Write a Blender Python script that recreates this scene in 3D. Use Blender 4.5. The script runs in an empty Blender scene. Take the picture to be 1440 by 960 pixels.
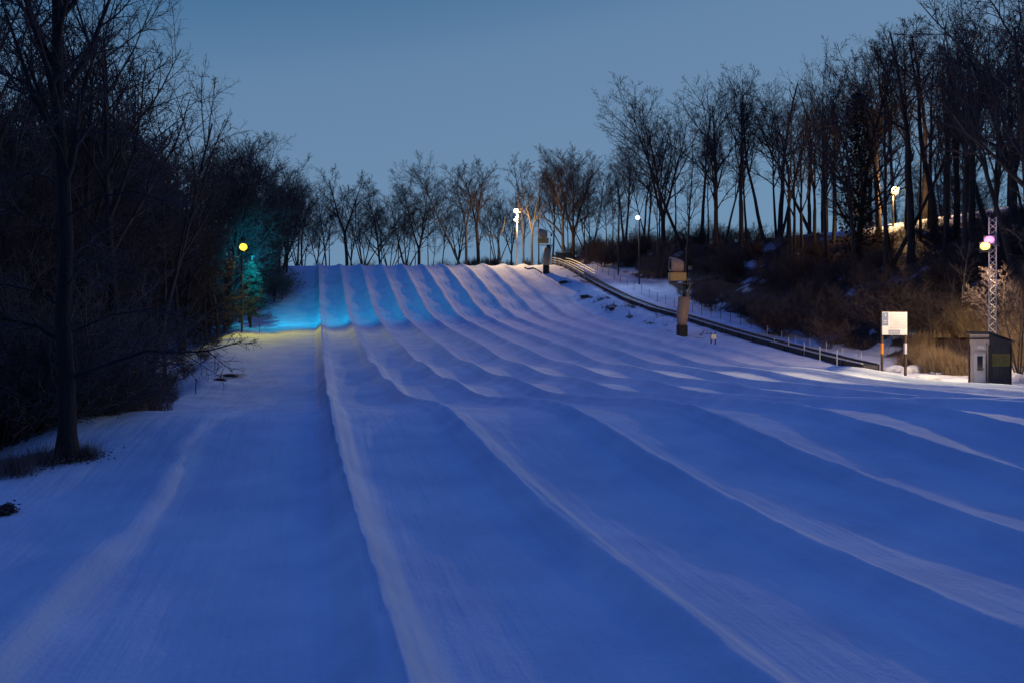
import bpy, math, random
import numpy as np
from mathutils import Vector, Matrix
random.seed(11)
RNG = np.random.default_rng(11)
SC = bpy.context.scene
COL = SC.collection
PI = math.pi
F, CX, HY = 1120.0, 720.0, 480.0          # focal length and principal point measured on the photo
SH = 0.2482                                # the lanes run slightly to the left of the view axis

# ------------------------------------------------------------------ materials
def new_mat(name):
    m = bpy.data.materials.new(name); m.use_nodes = True
    nt = m.node_tree; b = nt.nodes['Principled BSDF']
    return m, nt, b

def noisy(name, c1, c2, scale=4.0, rough=0.8, bump=0.3, bscale=None, stretch=None, metallic=0.0):
    m, nt, b = new_mat(name)
    tc = nt.nodes.new('ShaderNodeTexCoord')
    mp = nt.nodes.new('ShaderNodeMapping')
    if stretch: mp.inputs['Scale'].default_value = stretch
    nt.links.new(tc.outputs['Object'], mp.inputs['Vector'])
    n = nt.nodes.new('ShaderNodeTexNoise'); n.inputs['Scale'].default_value = scale
    n.inputs['Detail'].default_value = 6
    nt.links.new(mp.outputs[0], n.inputs['Vector'])
    r = nt.nodes.new('ShaderNodeValToRGB')
    r.color_ramp.elements[0].position = 0.3; r.color_ramp.elements[1].position = 0.7
    r.color_ramp.elements[0].color = (*c1, 1); r.color_ramp.elements[1].color = (*c2, 1)
    nt.links.new(n.outputs['Fac'], r.inputs['Fac'])
    nt.links.new(r.outputs['Color'], b.inputs['Base Color'])
    b.inputs['Roughness'].default_value = rough
    b.inputs['Metallic'].default_value = metallic
    if bump:
        n2 = nt.nodes.new('ShaderNodeTexNoise'); n2.inputs['Scale'].default_value = bscale or scale * 3
        n2.inputs['Detail'].default_value = 5
        nt.links.new(mp.outputs[0], n2.inputs['Vector'])
        bp = nt.nodes.new('ShaderNodeBump'); bp.inputs['Strength'].default_value = bump
        bp.inputs['Distance'].default_value = 0.05
        nt.links.new(n2.outputs['Fac'], bp.inputs['Height'])
        nt.links.new(bp.outputs['Normal'], b.inputs['Normal'])
    return m

def emis(name, col, strength):
    m, nt, b = new_mat(name)
    b.inputs['Base Color'].default_value = (*col, 1)
    b.inputs['Emission Color'].default_value = (*col, 1)
    b.inputs['Emission Strength'].default_value = strength
    return m

M = {}
M['bark'] = noisy('bark_dark', (0.042, 0.031, 0.028), (0.095, 0.070, 0.058), 3, 0.9, 0.6, 14, (1, 1, 0.25))
M['bark_near'] = noisy('bark_furrowed', (0.02, 0.015, 0.013), (0.055, 0.04, 0.034), 5, 0.95, 1.0, 16, (1, 1, 0.12))
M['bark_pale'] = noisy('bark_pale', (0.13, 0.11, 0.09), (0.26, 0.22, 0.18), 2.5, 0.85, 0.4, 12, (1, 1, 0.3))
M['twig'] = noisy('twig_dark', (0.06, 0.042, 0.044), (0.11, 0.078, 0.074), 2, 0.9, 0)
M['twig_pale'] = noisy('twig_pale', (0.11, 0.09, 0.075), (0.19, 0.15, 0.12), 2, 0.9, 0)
M['brush'] = noisy('brush_brown', (0.075, 0.055, 0.055), (0.14, 0.105, 0.095), 1.2, 0.95, 0)
M['tan'] = noisy('dry_stems', (0.22, 0.155, 0.09), (0.36, 0.26, 0.16), 1.5, 0.95, 0)
M['greybrush'] = noisy('grey_brown_stems', (0.13, 0.095, 0.09), (0.24, 0.18, 0.17), 1.5, 0.95, 0)
M['needle'] = noisy('needles', (0.035, 0.07, 0.05), (0.06, 0.11, 0.075), 3, 0.8, 0)
M['vine'] = noisy('vine_leaves', (0.015, 0.018, 0.012), (0.04, 0.04, 0.03), 3, 0.8, 0)
M['galv'] = noisy('galvanised_steel', (0.42, 0.42, 0.42), (0.58, 0.58, 0.57), 6, 0.45, 0.05, metallic=0.6)
M['whitepaint'] = noisy('white_painted_steel', (0.68, 0.68, 0.68), (0.8, 0.8, 0.8), 6, 0.5, 0.05)
M['dark'] = noisy('black_rubber', (0.012, 0.012, 0.013), (0.03, 0.03, 0.03), 5, 0.7, 0.2)
M['darkmetal'] = noisy('dark_steel', (0.05, 0.05, 0.055), (0.1, 0.1, 0.1), 5, 0.5, 0.1, metallic=0.3)
M['belt'] = noisy('belt_rubber', (0.06, 0.06, 0.065), (0.12, 0.12, 0.125), 3, 0.5, 0.1)
M['frost'] = noisy('frosted_rail', (0.4, 0.4, 0.42), (0.62, 0.62, 0.64), 3, 0.6, 0.2)
M['gunyellow'] = noisy('yellow_gun_paint', (0.6, 0.35, 0.1), (0.78, 0.48, 0.16), 4, 0.5, 0.1)
M['gunred'] = noisy('tan_gun_paint', (0.55, 0.33, 0.2), (0.7, 0.44, 0.28), 4, 0.55, 0.1)
M['pad'] = noisy('tan_vinyl_pad', (0.45, 0.28, 0.16), (0.6, 0.4, 0.25), 5, 0.6, 0.2)
M['wood'] = noisy('dark_wood_post', (0.06, 0.035, 0.025), (0.12, 0.07, 0.05), 6, 0.8, 0.3, stretch=(1, 1, 0.2))
M['orange'] = noisy('orange_reflective', (0.85, 0.26, 0.02), (0.95, 0.34, 0.03), 6, 0.5, 0.02)
M['pinkwhite'] = noisy('white_board', (0.72, 0.70, 0.70), (0.82, 0.80, 0.80), 2, 0.5, 0.02)
M['signblue'] = noisy('sign_blue_print', (0.16, 0.2, 0.36), (0.22, 0.27, 0.45), 14, 0.5, 0.02)
M['signgrey'] = noisy('sign_grey_print', (0.3, 0.31, 0.42), (0.4, 0.41, 0.52), 10, 0.5, 0.02)
M['signtext'] = noisy('sign_text_print', (0.3, 0.27, 0.3), (0.38, 0.34, 0.37), 10, 0.5, 0.02)
M['shed'] = noisy('shed_siding_lit_warm', (0.52, 0.38, 0.34), (0.6, 0.46, 0.41), 2, 0.75, 0.2, 20, (8, 8, 0.4))  # warm pinkish light on the hut front painted into the siding colour
M['shedside'] = noisy('dark_shed_siding', (0.12, 0.09, 0.065), (0.2, 0.155, 0.115), 2, 0.8, 0.3, 20, (8, 8, 0.4))  # side wall, darker than the front
M['door'] = noisy('pale_door_paint', (0.5, 0.46, 0.48), (0.6, 0.55, 0.57), 3, 0.5, 0.03)
M['roof'] = noisy('dark_roof', (0.03, 0.028, 0.026), (0.06, 0.055, 0.05), 5, 0.8, 0.3)
M['yellow'] = noisy('yellow_banner', (0.42, 0.29, 0.05), (0.52, 0.38, 0.09), 4, 0.6, 0.05)
M['olive'] = noisy('faded_banner_print', (0.3, 0.2, 0.04), (0.38, 0.27, 0.07), 8, 0.6, 0.05)
M['snowclod'] = noisy('snow_lump', (0.7, 0.74, 0.8), (0.8, 0.83, 0.88), 4, 0.7, 0.5, 9)
M['rock'] = noisy('dark_earth', (0.035, 0.028, 0.025), (0.09, 0.075, 0.065), 4, 0.9, 0.6)
m, nt, b = new_mat('dark_glass'); b.inputs['Base Color'].default_value = (0.01, 0.01, 0.012, 1); b.inputs['Roughness'].default_value = 0.08
M['glass'] = m
M['e_yellow'] = emis('lamp_lens_yellow', (1.0, 0.72, 0.05), 3.0)
M['e_cyan'] = emis('lamp_lens_cyan', (0.05, 0.75, 1.0), 1.6)
M['e_warm'] = emis('lamp_lens_warm', (1.0, 0.80, 0.50), 8)
M['e_cool'] = emis('lamp_lens_cool', (0.78, 0.80, 1.0), 14)
M['e_amber'] = emis('lamp_lens_amber', (1.0, 0.60, 0.14), 3.0)
M['e_magenta'] = emis('lamp_lens_magenta', (1.0, 0.16, 0.95), 2.8)
M['e_lime'] = emis('lamp_lens_lime', (1.0, 0.95, 0.12), 2.8)

# ------------------------------------------------------------------ object helpers
def prep(o, label=None, cat=None, group=None, kind=None):
    if label: o['label'] = label
    if cat: o['category'] = cat
    if group: o['group'] = group
    if kind: o['kind'] = kind
    return o

def empty(name, loc, label, cat, group=None, rz=0.0):
    o = bpy.data.objects.new(name, None); o.empty_display_size = 0.3
    COL.objects.link(o); o.location = loc; o.rotation_euler = (0, 0, rz)
    return prep(o, label, cat, group)

class MB:
    """collects primitive shapes, then links them as one mesh"""
    def __init__(s): s.v = []; s.f = []; s.n = 0
    def add(s, v, f):
        v = np.asarray(v, float); s.v.append(v)
        s.f += [tuple(i + s.n for i in q) for q in f]; s.n += len(v)
    def box(s, c, size, rz=0.0, rx=0.0, ry=0.0, bev=0.0):
        x, y, z = [d / 2 for d in size]
        if bev:
            b = min(bev, x * .9, y * .9)
            ring = [(-x + b, -y), (x - b, -y), (x, -y + b), (x, y - b), (x - b, y), (-x + b, y), (-x, y - b), (-x, -y + b)]
            v = [(p[0], p[1], -z) for p in ring] + [(p[0], p[1], z) for p in ring]
            f = [tuple(range(7, -1, -1)), tuple(range(8, 16))] + [(i, (i + 1) % 8, 8 + (i + 1) % 8, 8 + i) for i in range(8)]
        else:
            v = [(i, j, k) for k in (-z, z) for j in (-y, y) for i in (-x, x)]
            f = [(0, 2, 3, 1), (4, 5, 7, 6), (0, 1, 5, 4), (2, 6, 7, 3), (0, 4, 6, 2), (1, 3, 7, 5)]
        R = Matrix.Rotation(rz, 3, 'Z') @ Matrix.Rotation(ry, 3, 'Y') @ Matrix.Rotation(rx, 3, 'X')
        s.add([tuple(R @ Vector(p) + Vector(c)) for p in v], f); return s
    def tube(s, pts, r, n=8, caps=True):
        P = [Vector(p) for p in pts]
        rr = r if isinstance(r, (list, tuple)) else [r] * len(P)
        v, f = [], []
        for i, p in enumerate(P):
            d = (P[min(i + 1, len(P) - 1)] - P[max(i - 1, 0)]).normalized()
            a = d.cross(Vector((0, 0, 1)))
            if a.length < 1e-3: a = Vector((1, 0, 0))
            a.normalize(); b = d.cross(a)
            for k in range(n):
                t = 2 * PI * k / n
                v.append(tuple(p + (a * math.cos(t) + b * math.sin(t)) * rr[i]))
        for i in range(len(P) - 1):
            for k in range(n):
                f.append((i * n + k, i * n + (k + 1) % n, (i + 1) * n + (k + 1) % n, (i + 1) * n + k))
        if caps: f += [tuple(range(n - 1, -1, -1)), tuple(range((len(P) - 1) * n, len(P) * n))]
        s.add(v, f); return s
    def build(s, name, mat, parent=None, smooth=False, at=None):
        V = np.concatenate(s.v)
        me = bpy.data.meshes.new(name); me.from_pydata(V.tolist(), [], s.f); me.update()
        if smooth: me.polygons.foreach_set('use_smooth', [True] * len(me.polygons))
        me.materials.append(mat)
        o = bpy.data.objects.new(name, me); COL.objects.link(o)
        if parent: o.parent = parent
        if at is not None: o.location = at
        return o

def fast_mesh(name, V, Q, mat, smooth=False):
    """mesh from numpy arrays: V (n,3), Q (m,k) faces all with k corners"""
    me = bpy.data.meshes.new(name)
    k = Q.shape[1]
    me.vertices.add(len(V)); me.vertices.foreach_set('co', V.astype(np.float32).ravel())
    me.loops.add(Q.size); me.loops.foreach_set('vertex_index', Q.astype(np.int32).ravel())
    me.polygons.add(len(Q)); me.polygons.foreach_set('loop_start', np.arange(0, Q.size, k, dtype=np.int32))
    try: me.polygons.foreach_set('loop_total', np.full(len(Q), k, dtype=np.int32))
    except Exception: pass
    me.update(calc_edges=True)
    me.polygons.foreach_set('use_smooth', np.full(len(Q), smooth, dtype=bool))
    me.materials.append(mat)
    return me

def copy_tree(o, parent=None):
    c = o.copy(); COL.objects.link(c)
    if parent is not None: c.parent = parent
    for ch in list(o.children): copy_tree(ch, c)
    return c

# ------------------------------------------------------------------ terrain
def hash2(ix, iy, seed):
    h = (ix.astype(np.int64) * 374761393 + iy.astype(np.int64) * 668265263 + seed * 982451653) & 0x7fffffff
    h = ((h ^ (h >> 13)) * 1274126177) & 0x7fffffff
    h = h ^ (h >> 16)
    return (h & 0xffff) / 65535.0
def vnoise(x, y, seed=0):
    ix, iy = np.floor(x), np.floor(y); fx, fy = x - ix, y - iy
    fx = fx * fx * (3 - 2 * fx); fy = fy * fy * (3 - 2 * fy)
    a, b = hash2(ix, iy, seed), hash2(ix + 1, iy, seed)
    c, d = hash2(ix, iy + 1, seed), hash2(ix + 1, iy + 1, seed)
    return (a * (1 - fx) + b * fx) * (1 - fy) + (c * (1 - fx) + d * fx) * fy - 0.5
def fbm(x, y, seed=0, octv=4):
    s, a = 0, 1.0
    for o in range(octv):
        s = s + a * vnoise(x * 2 ** o, y * 2 ** o, seed + o * 17); a *= 0.5
    return s
def sst(x, a, b):
    t = np.clip((x - a) / (b - a), 0, 1); return t * t * (3 - 2 * t)

PD = [-80, -20, 0, 8.6, 14.5, 19.5, 23, 26.3, 30, 35, 44, 54, 68, 81, 98, 109, 115, 122, 135, 148, 155, 159, 166, 200, 400, 2000]
PZ = [-5.2, -4.7, -4.3, -4.02, -3.82, -3.32, -2.82, -2.48, -2.55, -2.92, -3.08, -2.85, -2.25, -0.85, 1.0, 2.35, 3.15, 4.75, 8.9, 13.1, 14.75, 14.95, 14.8, 14.2, 13, 10]
_dd = np.arange(-80, 420, 0.25)
_zz = np.interp(_dd, PD, PZ)
_k = np.exp(-0.5 * (np.arange(-12, 13) / 4.5) ** 2); _k /= _k.sum()
_zs = np.convolve(np.pad(_zz, 12, mode='edge'), _k, mode='valid')
def prof(D): return np.where(D < 415, np.interp(D, _dd, _zs), np.interp(D, PD, PZ))

R1 = 0.92
def height(X, D):
    X = np.asarray(X, float); D = np.asarray(D, float)
    u = X + SH * D
    z = prof(D)
    w = 0.10 * fbm(D / 9.0, u * 0 + 3.1, 5, 2)                 # wandering ridge lines
    uu = u - np.interp(D, [0, 8.6, 14.5, 19.5, 24, 34, 48, 60, 100], [.95, .92, .76, .58, .47, .48, .68, .84, .9]) + 0.5 * w * (D > 5)
    lane = uu / 4.0
    k = np.floor(lane + 0.5)                                  # nearest ridge index
    s = uu - 4.0 * k                                          # signed distance to it (-2..2)
    inl = sst(u, -1.6, 0.2) * (1 - sst(u, 40.6, 42.2))
    ends = 1 - sst(D, 160, 170)
    a = np.abs(s)
    amp = 0.34 + 0.10 * sst(D, 30, 60) + 0.14 * sst(D, 100, 130) + 0.16 * vnoise(D / 14.0, k * 3.7, 9)
    amp = amp * (1 - 0.45 * sst(D, 138, 156))
    bowl = 0.5 + 0.5 * np.cos(PI * np.clip(a, 0, 2) / 2.0)
    nearb = 1 - sst(D, 34, 64)
    berm = np.exp(-(a / (0.56 - 0.12 * nearb)) ** 2.4)
    crest = 0.06 * np.exp(-((s + .05) / 0.14) ** 2) + 0.035 * np.exp(-((s - 0.45) / 0.12) ** 2) * (vnoise(D / 6.0, k * 5.1, 4) + 0.7)
    crest = crest + 0.03 * np.exp(-((s + 0.4) / 0.1) ** 2) * (vnoise(D / 5.0, k * 4.3, 6) + 0.5)
    near = 1 - sst(D, 30, 60)
    berm = berm + 0.10 * near * np.exp(-(a / (0.2 + 0.1 * (s > 0))) ** 2)
    lip = 0.045 * np.exp(-((s - .16) / .055) ** 2) + 0.03 * np.exp(-((s - .36) / .05) ** 2) * (vnoise(D / 4.0, k * 7.7, 33) + .6) + 0.03 * np.exp(-((s + .22) / .05) ** 2) * (vnoise(D / 4.5, k * 9.1, 35) + .6)
    ridge = amp * ((0.40 - 0.20 * nearb) * bowl + (0.66 + .1 * nearb) * berm) + 1.2 * crest + lip * near * (0.7 + 0.6 * vnoise(D / 5.0, k * 2.3, 21))
    # first ridge: the left side is cut short and steep
    first = sst(u, R1 - 0.9, R1 - 0.05)
    ridge = np.where((k == 0) & (s < 0), (amp * 1.15 + 0.13) * first * (1 - 0.12 * sst(-s, 0.0, .5)), ridge)
    ridge = ridge + near * berm * (0.055 * vnoise(u * 3.0, D * 1.3, 81) + 0.03 * vnoise(u * 8, D * 3.5, 83))
    ridge = np.where((k == 0) & (s >= 0), ridge + 0.16 * near * np.exp(-(s / 0.34) ** 2), ridge)
    # rollers in the middle of the lanes
    roll_amp = np.exp(-((D - 58) / 26.0) ** 2) * sst(D, 28, 40)
    ph = 0.9 * np.sin(u * 0.21 + 1.0) + 0.06 * u
    roll = 0.24 * roll_amp * np.sin(2 * PI * (D / 15.5) + ph) * (1 - 0.25 * bowl) * (0.75 + 0.6 * vnoise(k * 1.7, D / 30, 15))
    # narrow rollers up on the steep part
    roll2 = 0.10 * np.exp(-((D - 128) / 18.0) ** 2) * np.sin(2 * PI * D / 9.5 + k * 1.3 + 0.08 * u)
    z = z + inl * ends * (ridge + roll + roll2)
    # fine grooves and crumbs
    z = z + inl * 0.016 * np.sin(u * 21 + 3 * vnoise(D / 8, u / 2, 3)) * (vnoise(D / 4.0, u / 1.5, 8) + 0.3) * np.exp(-(s / 0.8) ** 2)
    z = z + 0.05 * fbm(u / 2.2, D / 7.0, 31, 3) * (1 - 0.4 * inl)
    # right of the last lane: the low berm
    # left: wide run-out bounded by a low berm
    uL = -3.7 + 0.6 * vnoise(D / 6, D * 0, 12)
    z = z + 0.30 * np.exp(-((u - uL) / np.where(u > uL, 0.34, 0.8)) ** 2) * (1 - sst(D, 19, 30)) * (0.8 + 0.6 * vnoise(D / 1.7, u, 14))
    crumbs = np.exp(-((u - 0.35) / 0.22) ** 2) * (1 - sst(D, 28, 45))
    z = z + 0.16 * crumbs * np.clip(vnoise(u * 8, D * 5, 41) - 0.12, 0, 1) + 0.02 * vnoise(u * 3, D * 2, 43) * (1 - sst(D, 25, 50)) * sst(u, -14, -3)
    # soft dunes beside the woods on the left
    z = z + 0.40 * fbm((u + 0.4 * D) / 5.0, D / 11.0, 51, 3) * sst(-u, 2.0, 6.0) * (1 - sst(-u, 22, 40)) * sst(D, 16, 26)
    # left edge: the piste ends, the ground dips and then climbs into the wood
    e = -7.2 - 2.2 * sst(D, 60, 85) + 4.0 * sst(D, 105, 150)
    e = e + 1.4 * (1 - sst(D, 12, 24)) * -1.0
    dl = np.clip(e - u, 0, None)
    z = z - 1.5 * sst(dl, 0, 5) * (1 - sst(D, 95, 125)) + 0.16 * np.clip(dl - 9, 0, 55) * sst(D, 10, 60) * (1 - 0.75 * sst(D, 120, 160))
    # right: bank up to the conveyor, then path, then wooded hillside up to a plateau
    rb = sst(u, 41.5, 46.5)
    bank = np.interp(D, [40, 66, 83, 100, 117, 140, 150, 158], [0, -0.2, 0.2, 1.0, 1.5, 0.9, 0.5, 0.1])
    z = z + rb * bank + 0.12 * fbm(u / 1.2, D / 1.6, 61, 3) * rb * sst(D, 50, 70)
    foot = np.interp(D, [0, 40, 55, 70, 90, 120, 150, 170], [62, 58, 53.5, 52.8, 55, 58, 55, 50])
    dr = np.clip(u - foot, 0, None)
    zh = z + 0.50 * dr * sst(dr, 0, 4) + 0.5 * fbm(u / 6, D / 6, 71, 3) * sst(dr, 0, 6)
    plate = 17.0 + 0.35 * fbm(u / 9, D / 9, 77, 2)
    z = np.where(dr > 0, -np.logaddexp(-zh * 2.0, -np.maximum(plate, z) * 2.0) / 2.0, z)
    # hill crest: bank behind the top on the right
    z = z + 1.3 * sst(D, 160, 172) * sst(X, -15, -6) * (1 - sst(D, 185, 240))
    return z

def litter(X, D):
    u = X + SH * D
    n = fbm(u / 2.5, D / 3.5, 91, 4)
    e = -7.2 - 2.2 * sst(D, 60, 85) + 4.0 * sst(D, 105, 150) - 1.4 * (1 - sst(D, 12, 24))
    woods = sst(e - u + 2.4 * n, 2.0, 3.2) * (1 - sst(D, 45, 60)) + sst(e - u + 4 * n, 9.0, 11.0) * sst(D, 45, 60)
    gap = sst(D, 36, 44) * (1 - sst(D, 86, 96)) * sst(u, -27, -23)
    foot = np.interp(D, [0, 40, 55, 70, 90, 120, 150, 170], [62, 58, 53.5, 52.8, 55, 58, 55, 50])
    right = sst(u - foot + 3 * n, 0.5, 1.6)
    zz = height(X, D)
    right = right * (1 - sst(zz + 1.5 * n, 14.9, 15.6) * (D < 135) * (u > 78)) * np.where(n > 0.36, 0.15, 1)
    bank = sst(fbm(u / 0.9, D / 1.4, 95, 3), 0.28, 0.34) * sst(u, 43, 44) * (1 - sst(u, 47, 49)) * sst(D, 85, 95)
    top = sst(D + 3 * n, 163, 166) * (1 - sst(D, 200, 220)) * sst(X + 3 * n, -12, -9)
    spot = 0.6 * sst(1.2 * n - np.hypot((X + 21.6) / 1.3, (D - 61) / 3.0), -0.4, -0.2)
    out = np.clip(woods * (1 - 0.85 * gap) + right + bank * 0.9 + top + spot, 0, 1)
    return out

def build_ground():
    ud = np.concatenate([[-1500, -900, -500, -300, -200, -150, -110, -85], np.arange(-70, -24, 1.0), np.arange(-24, -8, .3),
                         np.arange(-8, -1, 0.12), np.arange(-1, 17, 0.05), np.arange(17, 44, 0.11), np.arange(44, 62, 0.25),
                         np.arange(62, 110, 0.8), [112, 120, 135, 160, 200, 300, 500, 900, 1500]])
    dd = [-60., -40, -25, -15, -8, -3, 0]
    d = 1.0
    while d < 175: dd.append(d); d += 0.14 + 0.0026 * d
    dd += [176, 178, 181, 185, 190, 197, 205, 215, 230, 250, 280, 330, 400, 550, 800, 1200, 1800]
    dd = np.array(dd)
    U, D = np.meshgrid(ud, dd)
    X = U - SH * D
    Z = height(X, D)
    L = litter(X, D)
    n, m_ = U.shape
    idx = np.arange(n * m_).reshape(n, m_)
    Q = np.stack([idx[:-1, :-1], idx[:-1, 1:], idx[1:, 1:], idx[1:, :-1]], -1).reshape(-1, 4)
    V = np.stack([X, D, Z], -1).reshape(-1, 3)
    m, nt, b = new_mat('snow_and_leaf_litter')
    N = nt.nodes; Lk = nt.links
    tc = N.new('ShaderNodeTexCoord')
    at = N.new('ShaderNodeAttribute'); at.attribute_name = 'litter'
    n1 = N.new('ShaderNodeTexNoise'); n1.inputs['Scale'].default_value = 0.5; n1.inputs['Detail'].default_value = 8
    Lk.new(tc.outputs['Object'], n1.inputs['Vector'])
    sr = N.new('ShaderNodeValToRGB'); sr.color_ramp.elements[0].color = (0.64, 0.70, 0.80, 1); sr.color_ramp.elements[1].color = (0.80, 0.84, 0.90, 1)
    sr.color_ramp.elements[0].position = 0.35; sr.color_ramp.elements[1].position = 0.65
    Lk.new(n1.outputs['Fac'], sr.inputs['Fac'])
    n2 = N.new('ShaderNodeTexNoise'); n2.inputs['Scale'].default_value = 2.5; n2.inputs['Detail'].default_value = 8
    Lk.new(tc.outputs['Object'], n2.inputs['Vector'])
    lr = N.new('ShaderNodeValToRGB'); lr.color_ramp.elements[0].color = (0.03, 0.021, 0.018, 1); lr.color_ramp.elements[1].color = (0.11, 0.075, 0.055, 1)
    Lk.new(n2.outputs['Fac'], lr.inputs['Fac'])
    mx = N.new('ShaderNodeMix'); mx.data_type = 'RGBA'
    Lk.new(at.outputs['Fac'], mx.inputs['Factor']); Lk.new(sr.outputs['Color'], mx.inputs['A']); Lk.new(lr.outputs['Color'], mx.inputs['B'])
    Lk.new(mx.outputs['Result'], b.inputs['Base Color'])
    b.inputs['Roughness'].default_value = 0.72
    b.inputs['Specular IOR Level'].default_value = 0.25
    # bump: grains, and grooming streaks stretched along the lanes
    mr = N.new('ShaderNodeMapping'); mr.inputs['Rotation'].default_value = (0, 0, -math.atan(SH)); Lk.new(tc.outputs['Object'], mr.inputs['Vector'])
    mp = N.new('ShaderNodeMapping'); mp.inputs['Scale'].default_value = (4.0, 0.22, 1)
    Lk.new(mr.outputs[0], mp.inputs['Vector'])
    n3 = N.new('ShaderNodeTexNoise'); n3.inputs['Scale'].default_value = 1.0; n3.inputs['Detail'].default_value = 4
    Lk.new(mp.outputs[0], n3.inputs['Vector'])
    n4 = N.new('ShaderNodeTexNoise'); n4.inputs['Scale'].default_value = 9; n4.inputs['Detail'].default_value = 9; n4.inputs['Roughness'].default_value = 0.65
    Lk.new(tc.outputs['Object'], n4.inputs['Vector'])
    ad = N.new('ShaderNodeMath'); ad.operation = 'MULTIPLY_ADD'; ad.inputs[1].default_value = 0.5
    Lk.new(n4.outputs['Fac'], ad.inputs[0]); Lk.new(n3.outputs['Fac'], ad.inputs[2])
    bp = N.new('ShaderNodeBump'); bp.inputs['Strength'].default_value = 0.75; bp.inputs['Distance'].default_value = 0.06
    Lk.new(ad.outputs[0], bp.inputs['Height']); Lk.new(bp.outputs['Normal'], b.inputs['Normal'])
    me = fast_mesh('snow_slope', V, Q, m, True)
    a = me.attributes.new('litter', 'FLOAT', 'POINT'); a.data.foreach_set('value', L.ravel().astype(np.float32))
    o = bpy.data.objects.new('snow_slope', me); COL.objects.link(o)
    prep(o, kind='structure')
build_ground()

def gz(X, D): return float(height(np.array([X]), np.array([D]))[0])
def PX(px, D): return (px - CX) * D / F
def PZy(py, D): return (HY - py) * D / F
def G(px, D, dz=0.0):
    X = PX(px, D); return (X, D, gz(X, D) + dz)

# ------------------------------------------------------------------ trees
class Tree:
    def __init__(s, seed):
        s.r = random.Random(seed); s.br = {0: [], 1: [], 2: [], 3: [], 4: []}
    def poly(s, p, d, L, r0, r1, n, wob, up):
        pts = [p.copy()]; d = d.normalized(); st = L / n; rad = [r0]
        for i in range(n):
            j = Vector((s.r.gauss(0, wob), s.r.gauss(0, wob), s.r.gauss(0, wob * .7)))
            d = (d + j + Vector((0, 0, up))).normalized()
            pts.append(pts[-1] + d * st); rad.append(r0 + (r1 - r0) * ((i + 1) / n) ** 0.8)
        return pts, rad
    def kids(s, pts, rad, L, lev, cnt, t0, t1, ang, lr, spec):
        if lev > spec['maxlev']: return
        n = len(pts) - 1
        az = s.r.uniform(0, 6.28)
        for i in range(cnt):
            t = t0 + (t1 - t0) * (i + s.r.uniform(.1, .9)) / cnt
            f = t * n; k = min(int(f), n - 1); fr = f - k
            p = pts[k].lerp(pts[k + 1], fr); rr = rad[k] + (rad[k + 1] - rad[k]) * fr
            d = (pts[k + 1] - pts[k]).normalized()
            az += 2.4 + s.r.uniform(-.5, .5)
            a = d.orthogonal().normalized(); b = d.cross(a)
            side = a * math.cos(az) + b * math.sin(az)
            th = math.radians(ang + s.r.uniform(-10, 12))
            nd = d * math.cos(th) + side * math.sin(th)
            l = L * lr * (1.15 - 0.6 * t) * s.r.uniform(.7, 1.2)
            s.branch(p, nd, l, min(rr * 0.72, rr - 0.002 if rr > .01 else rr), lev, spec)
    def branch(s, p, d, L, r, lev, spec):
        tw = spec['tip'][min(lev, 4)]
        r = max(r, tw * 1.15)
        n = {0: 10, 1: 7, 2: 5, 3: 3, 4: 2}[lev]
        pts, rad = s.poly(p, d, L, r, max(tw, r * 0.18), n, spec['wob'][lev], spec['up'][lev])
        s.br[lev].append((pts, rad))
        c = spec['cnt'][lev]
        if c: s.kids(pts, rad, L, lev + 1, max(1, int(round(c * s.r.uniform(.8, 1.2)))), spec['t0'][lev], .98, spec['ang'][lev], spec['lr'][lev], spec)
    def mesh(s, levels, name, mat):
        V, Q, n0 = [], [], 0
        for lev in levels:
            ns = {0: 9, 1: 6, 2: 4, 3: 3, 4: 3}[lev]
            ang = np.arange(ns) * 2 * PI / ns
            for pts, rad in s.br[lev]:
                P = np.array([tuple(q) for q in pts]); R_ = np.array(rad); m_ = len(P)
                T = np.gradient(P, axis=0); T /= np.linalg.norm(T, axis=1)[:, None] + 1e-9
                ref = np.array([1., 0, 0]) if abs(T[0, 0]) < .8 else np.array([0, 1., 0])
                A = np.cross(T, ref); A /= np.linalg.norm(A, axis=1)[:, None]; B = np.cross(T, A)
                ring = P[:, None] + R_[:, None, None] * (A[:, None] * np.cos(ang)[None, :, None] + B[:, None] * np.sin(ang)[None, :, None])
                V.append(ring.reshape(-1, 3))
                i = np.arange((m_ - 1))[:, None] * ns + np.arange(ns)[None]; j = np.arange((m_ - 1))[:, None] * ns + (np.arange(ns)[None] + 1) % ns
                Q.append(np.stack([i, j, j + ns, i + ns], -1).reshape(-1, 4) + n0); n0 += m_ * ns
        return fast_mesh(name, np.concatenate(V), np.concatenate(Q), mat, True)

BASE = dict(maxlev=4, tip=[.03, .022, .016, .013, .011], wob=[.035, .09, .13, .16, .2], up=[.02, .055, .05, .04, .03],
            cnt=[12, 8, 6, 4, 0], t0=[.38, .2, .15, .15, 0], ang=[38, 38, 40, 42, 0], lr=[.52, .48, .48, .5, 0])
def spec(**k):
    s = {a: (list(b) if isinstance(b, list) else b) for a, b in BASE.items()}
    for a, b in k.items(): s[a] = b
    return s

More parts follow.
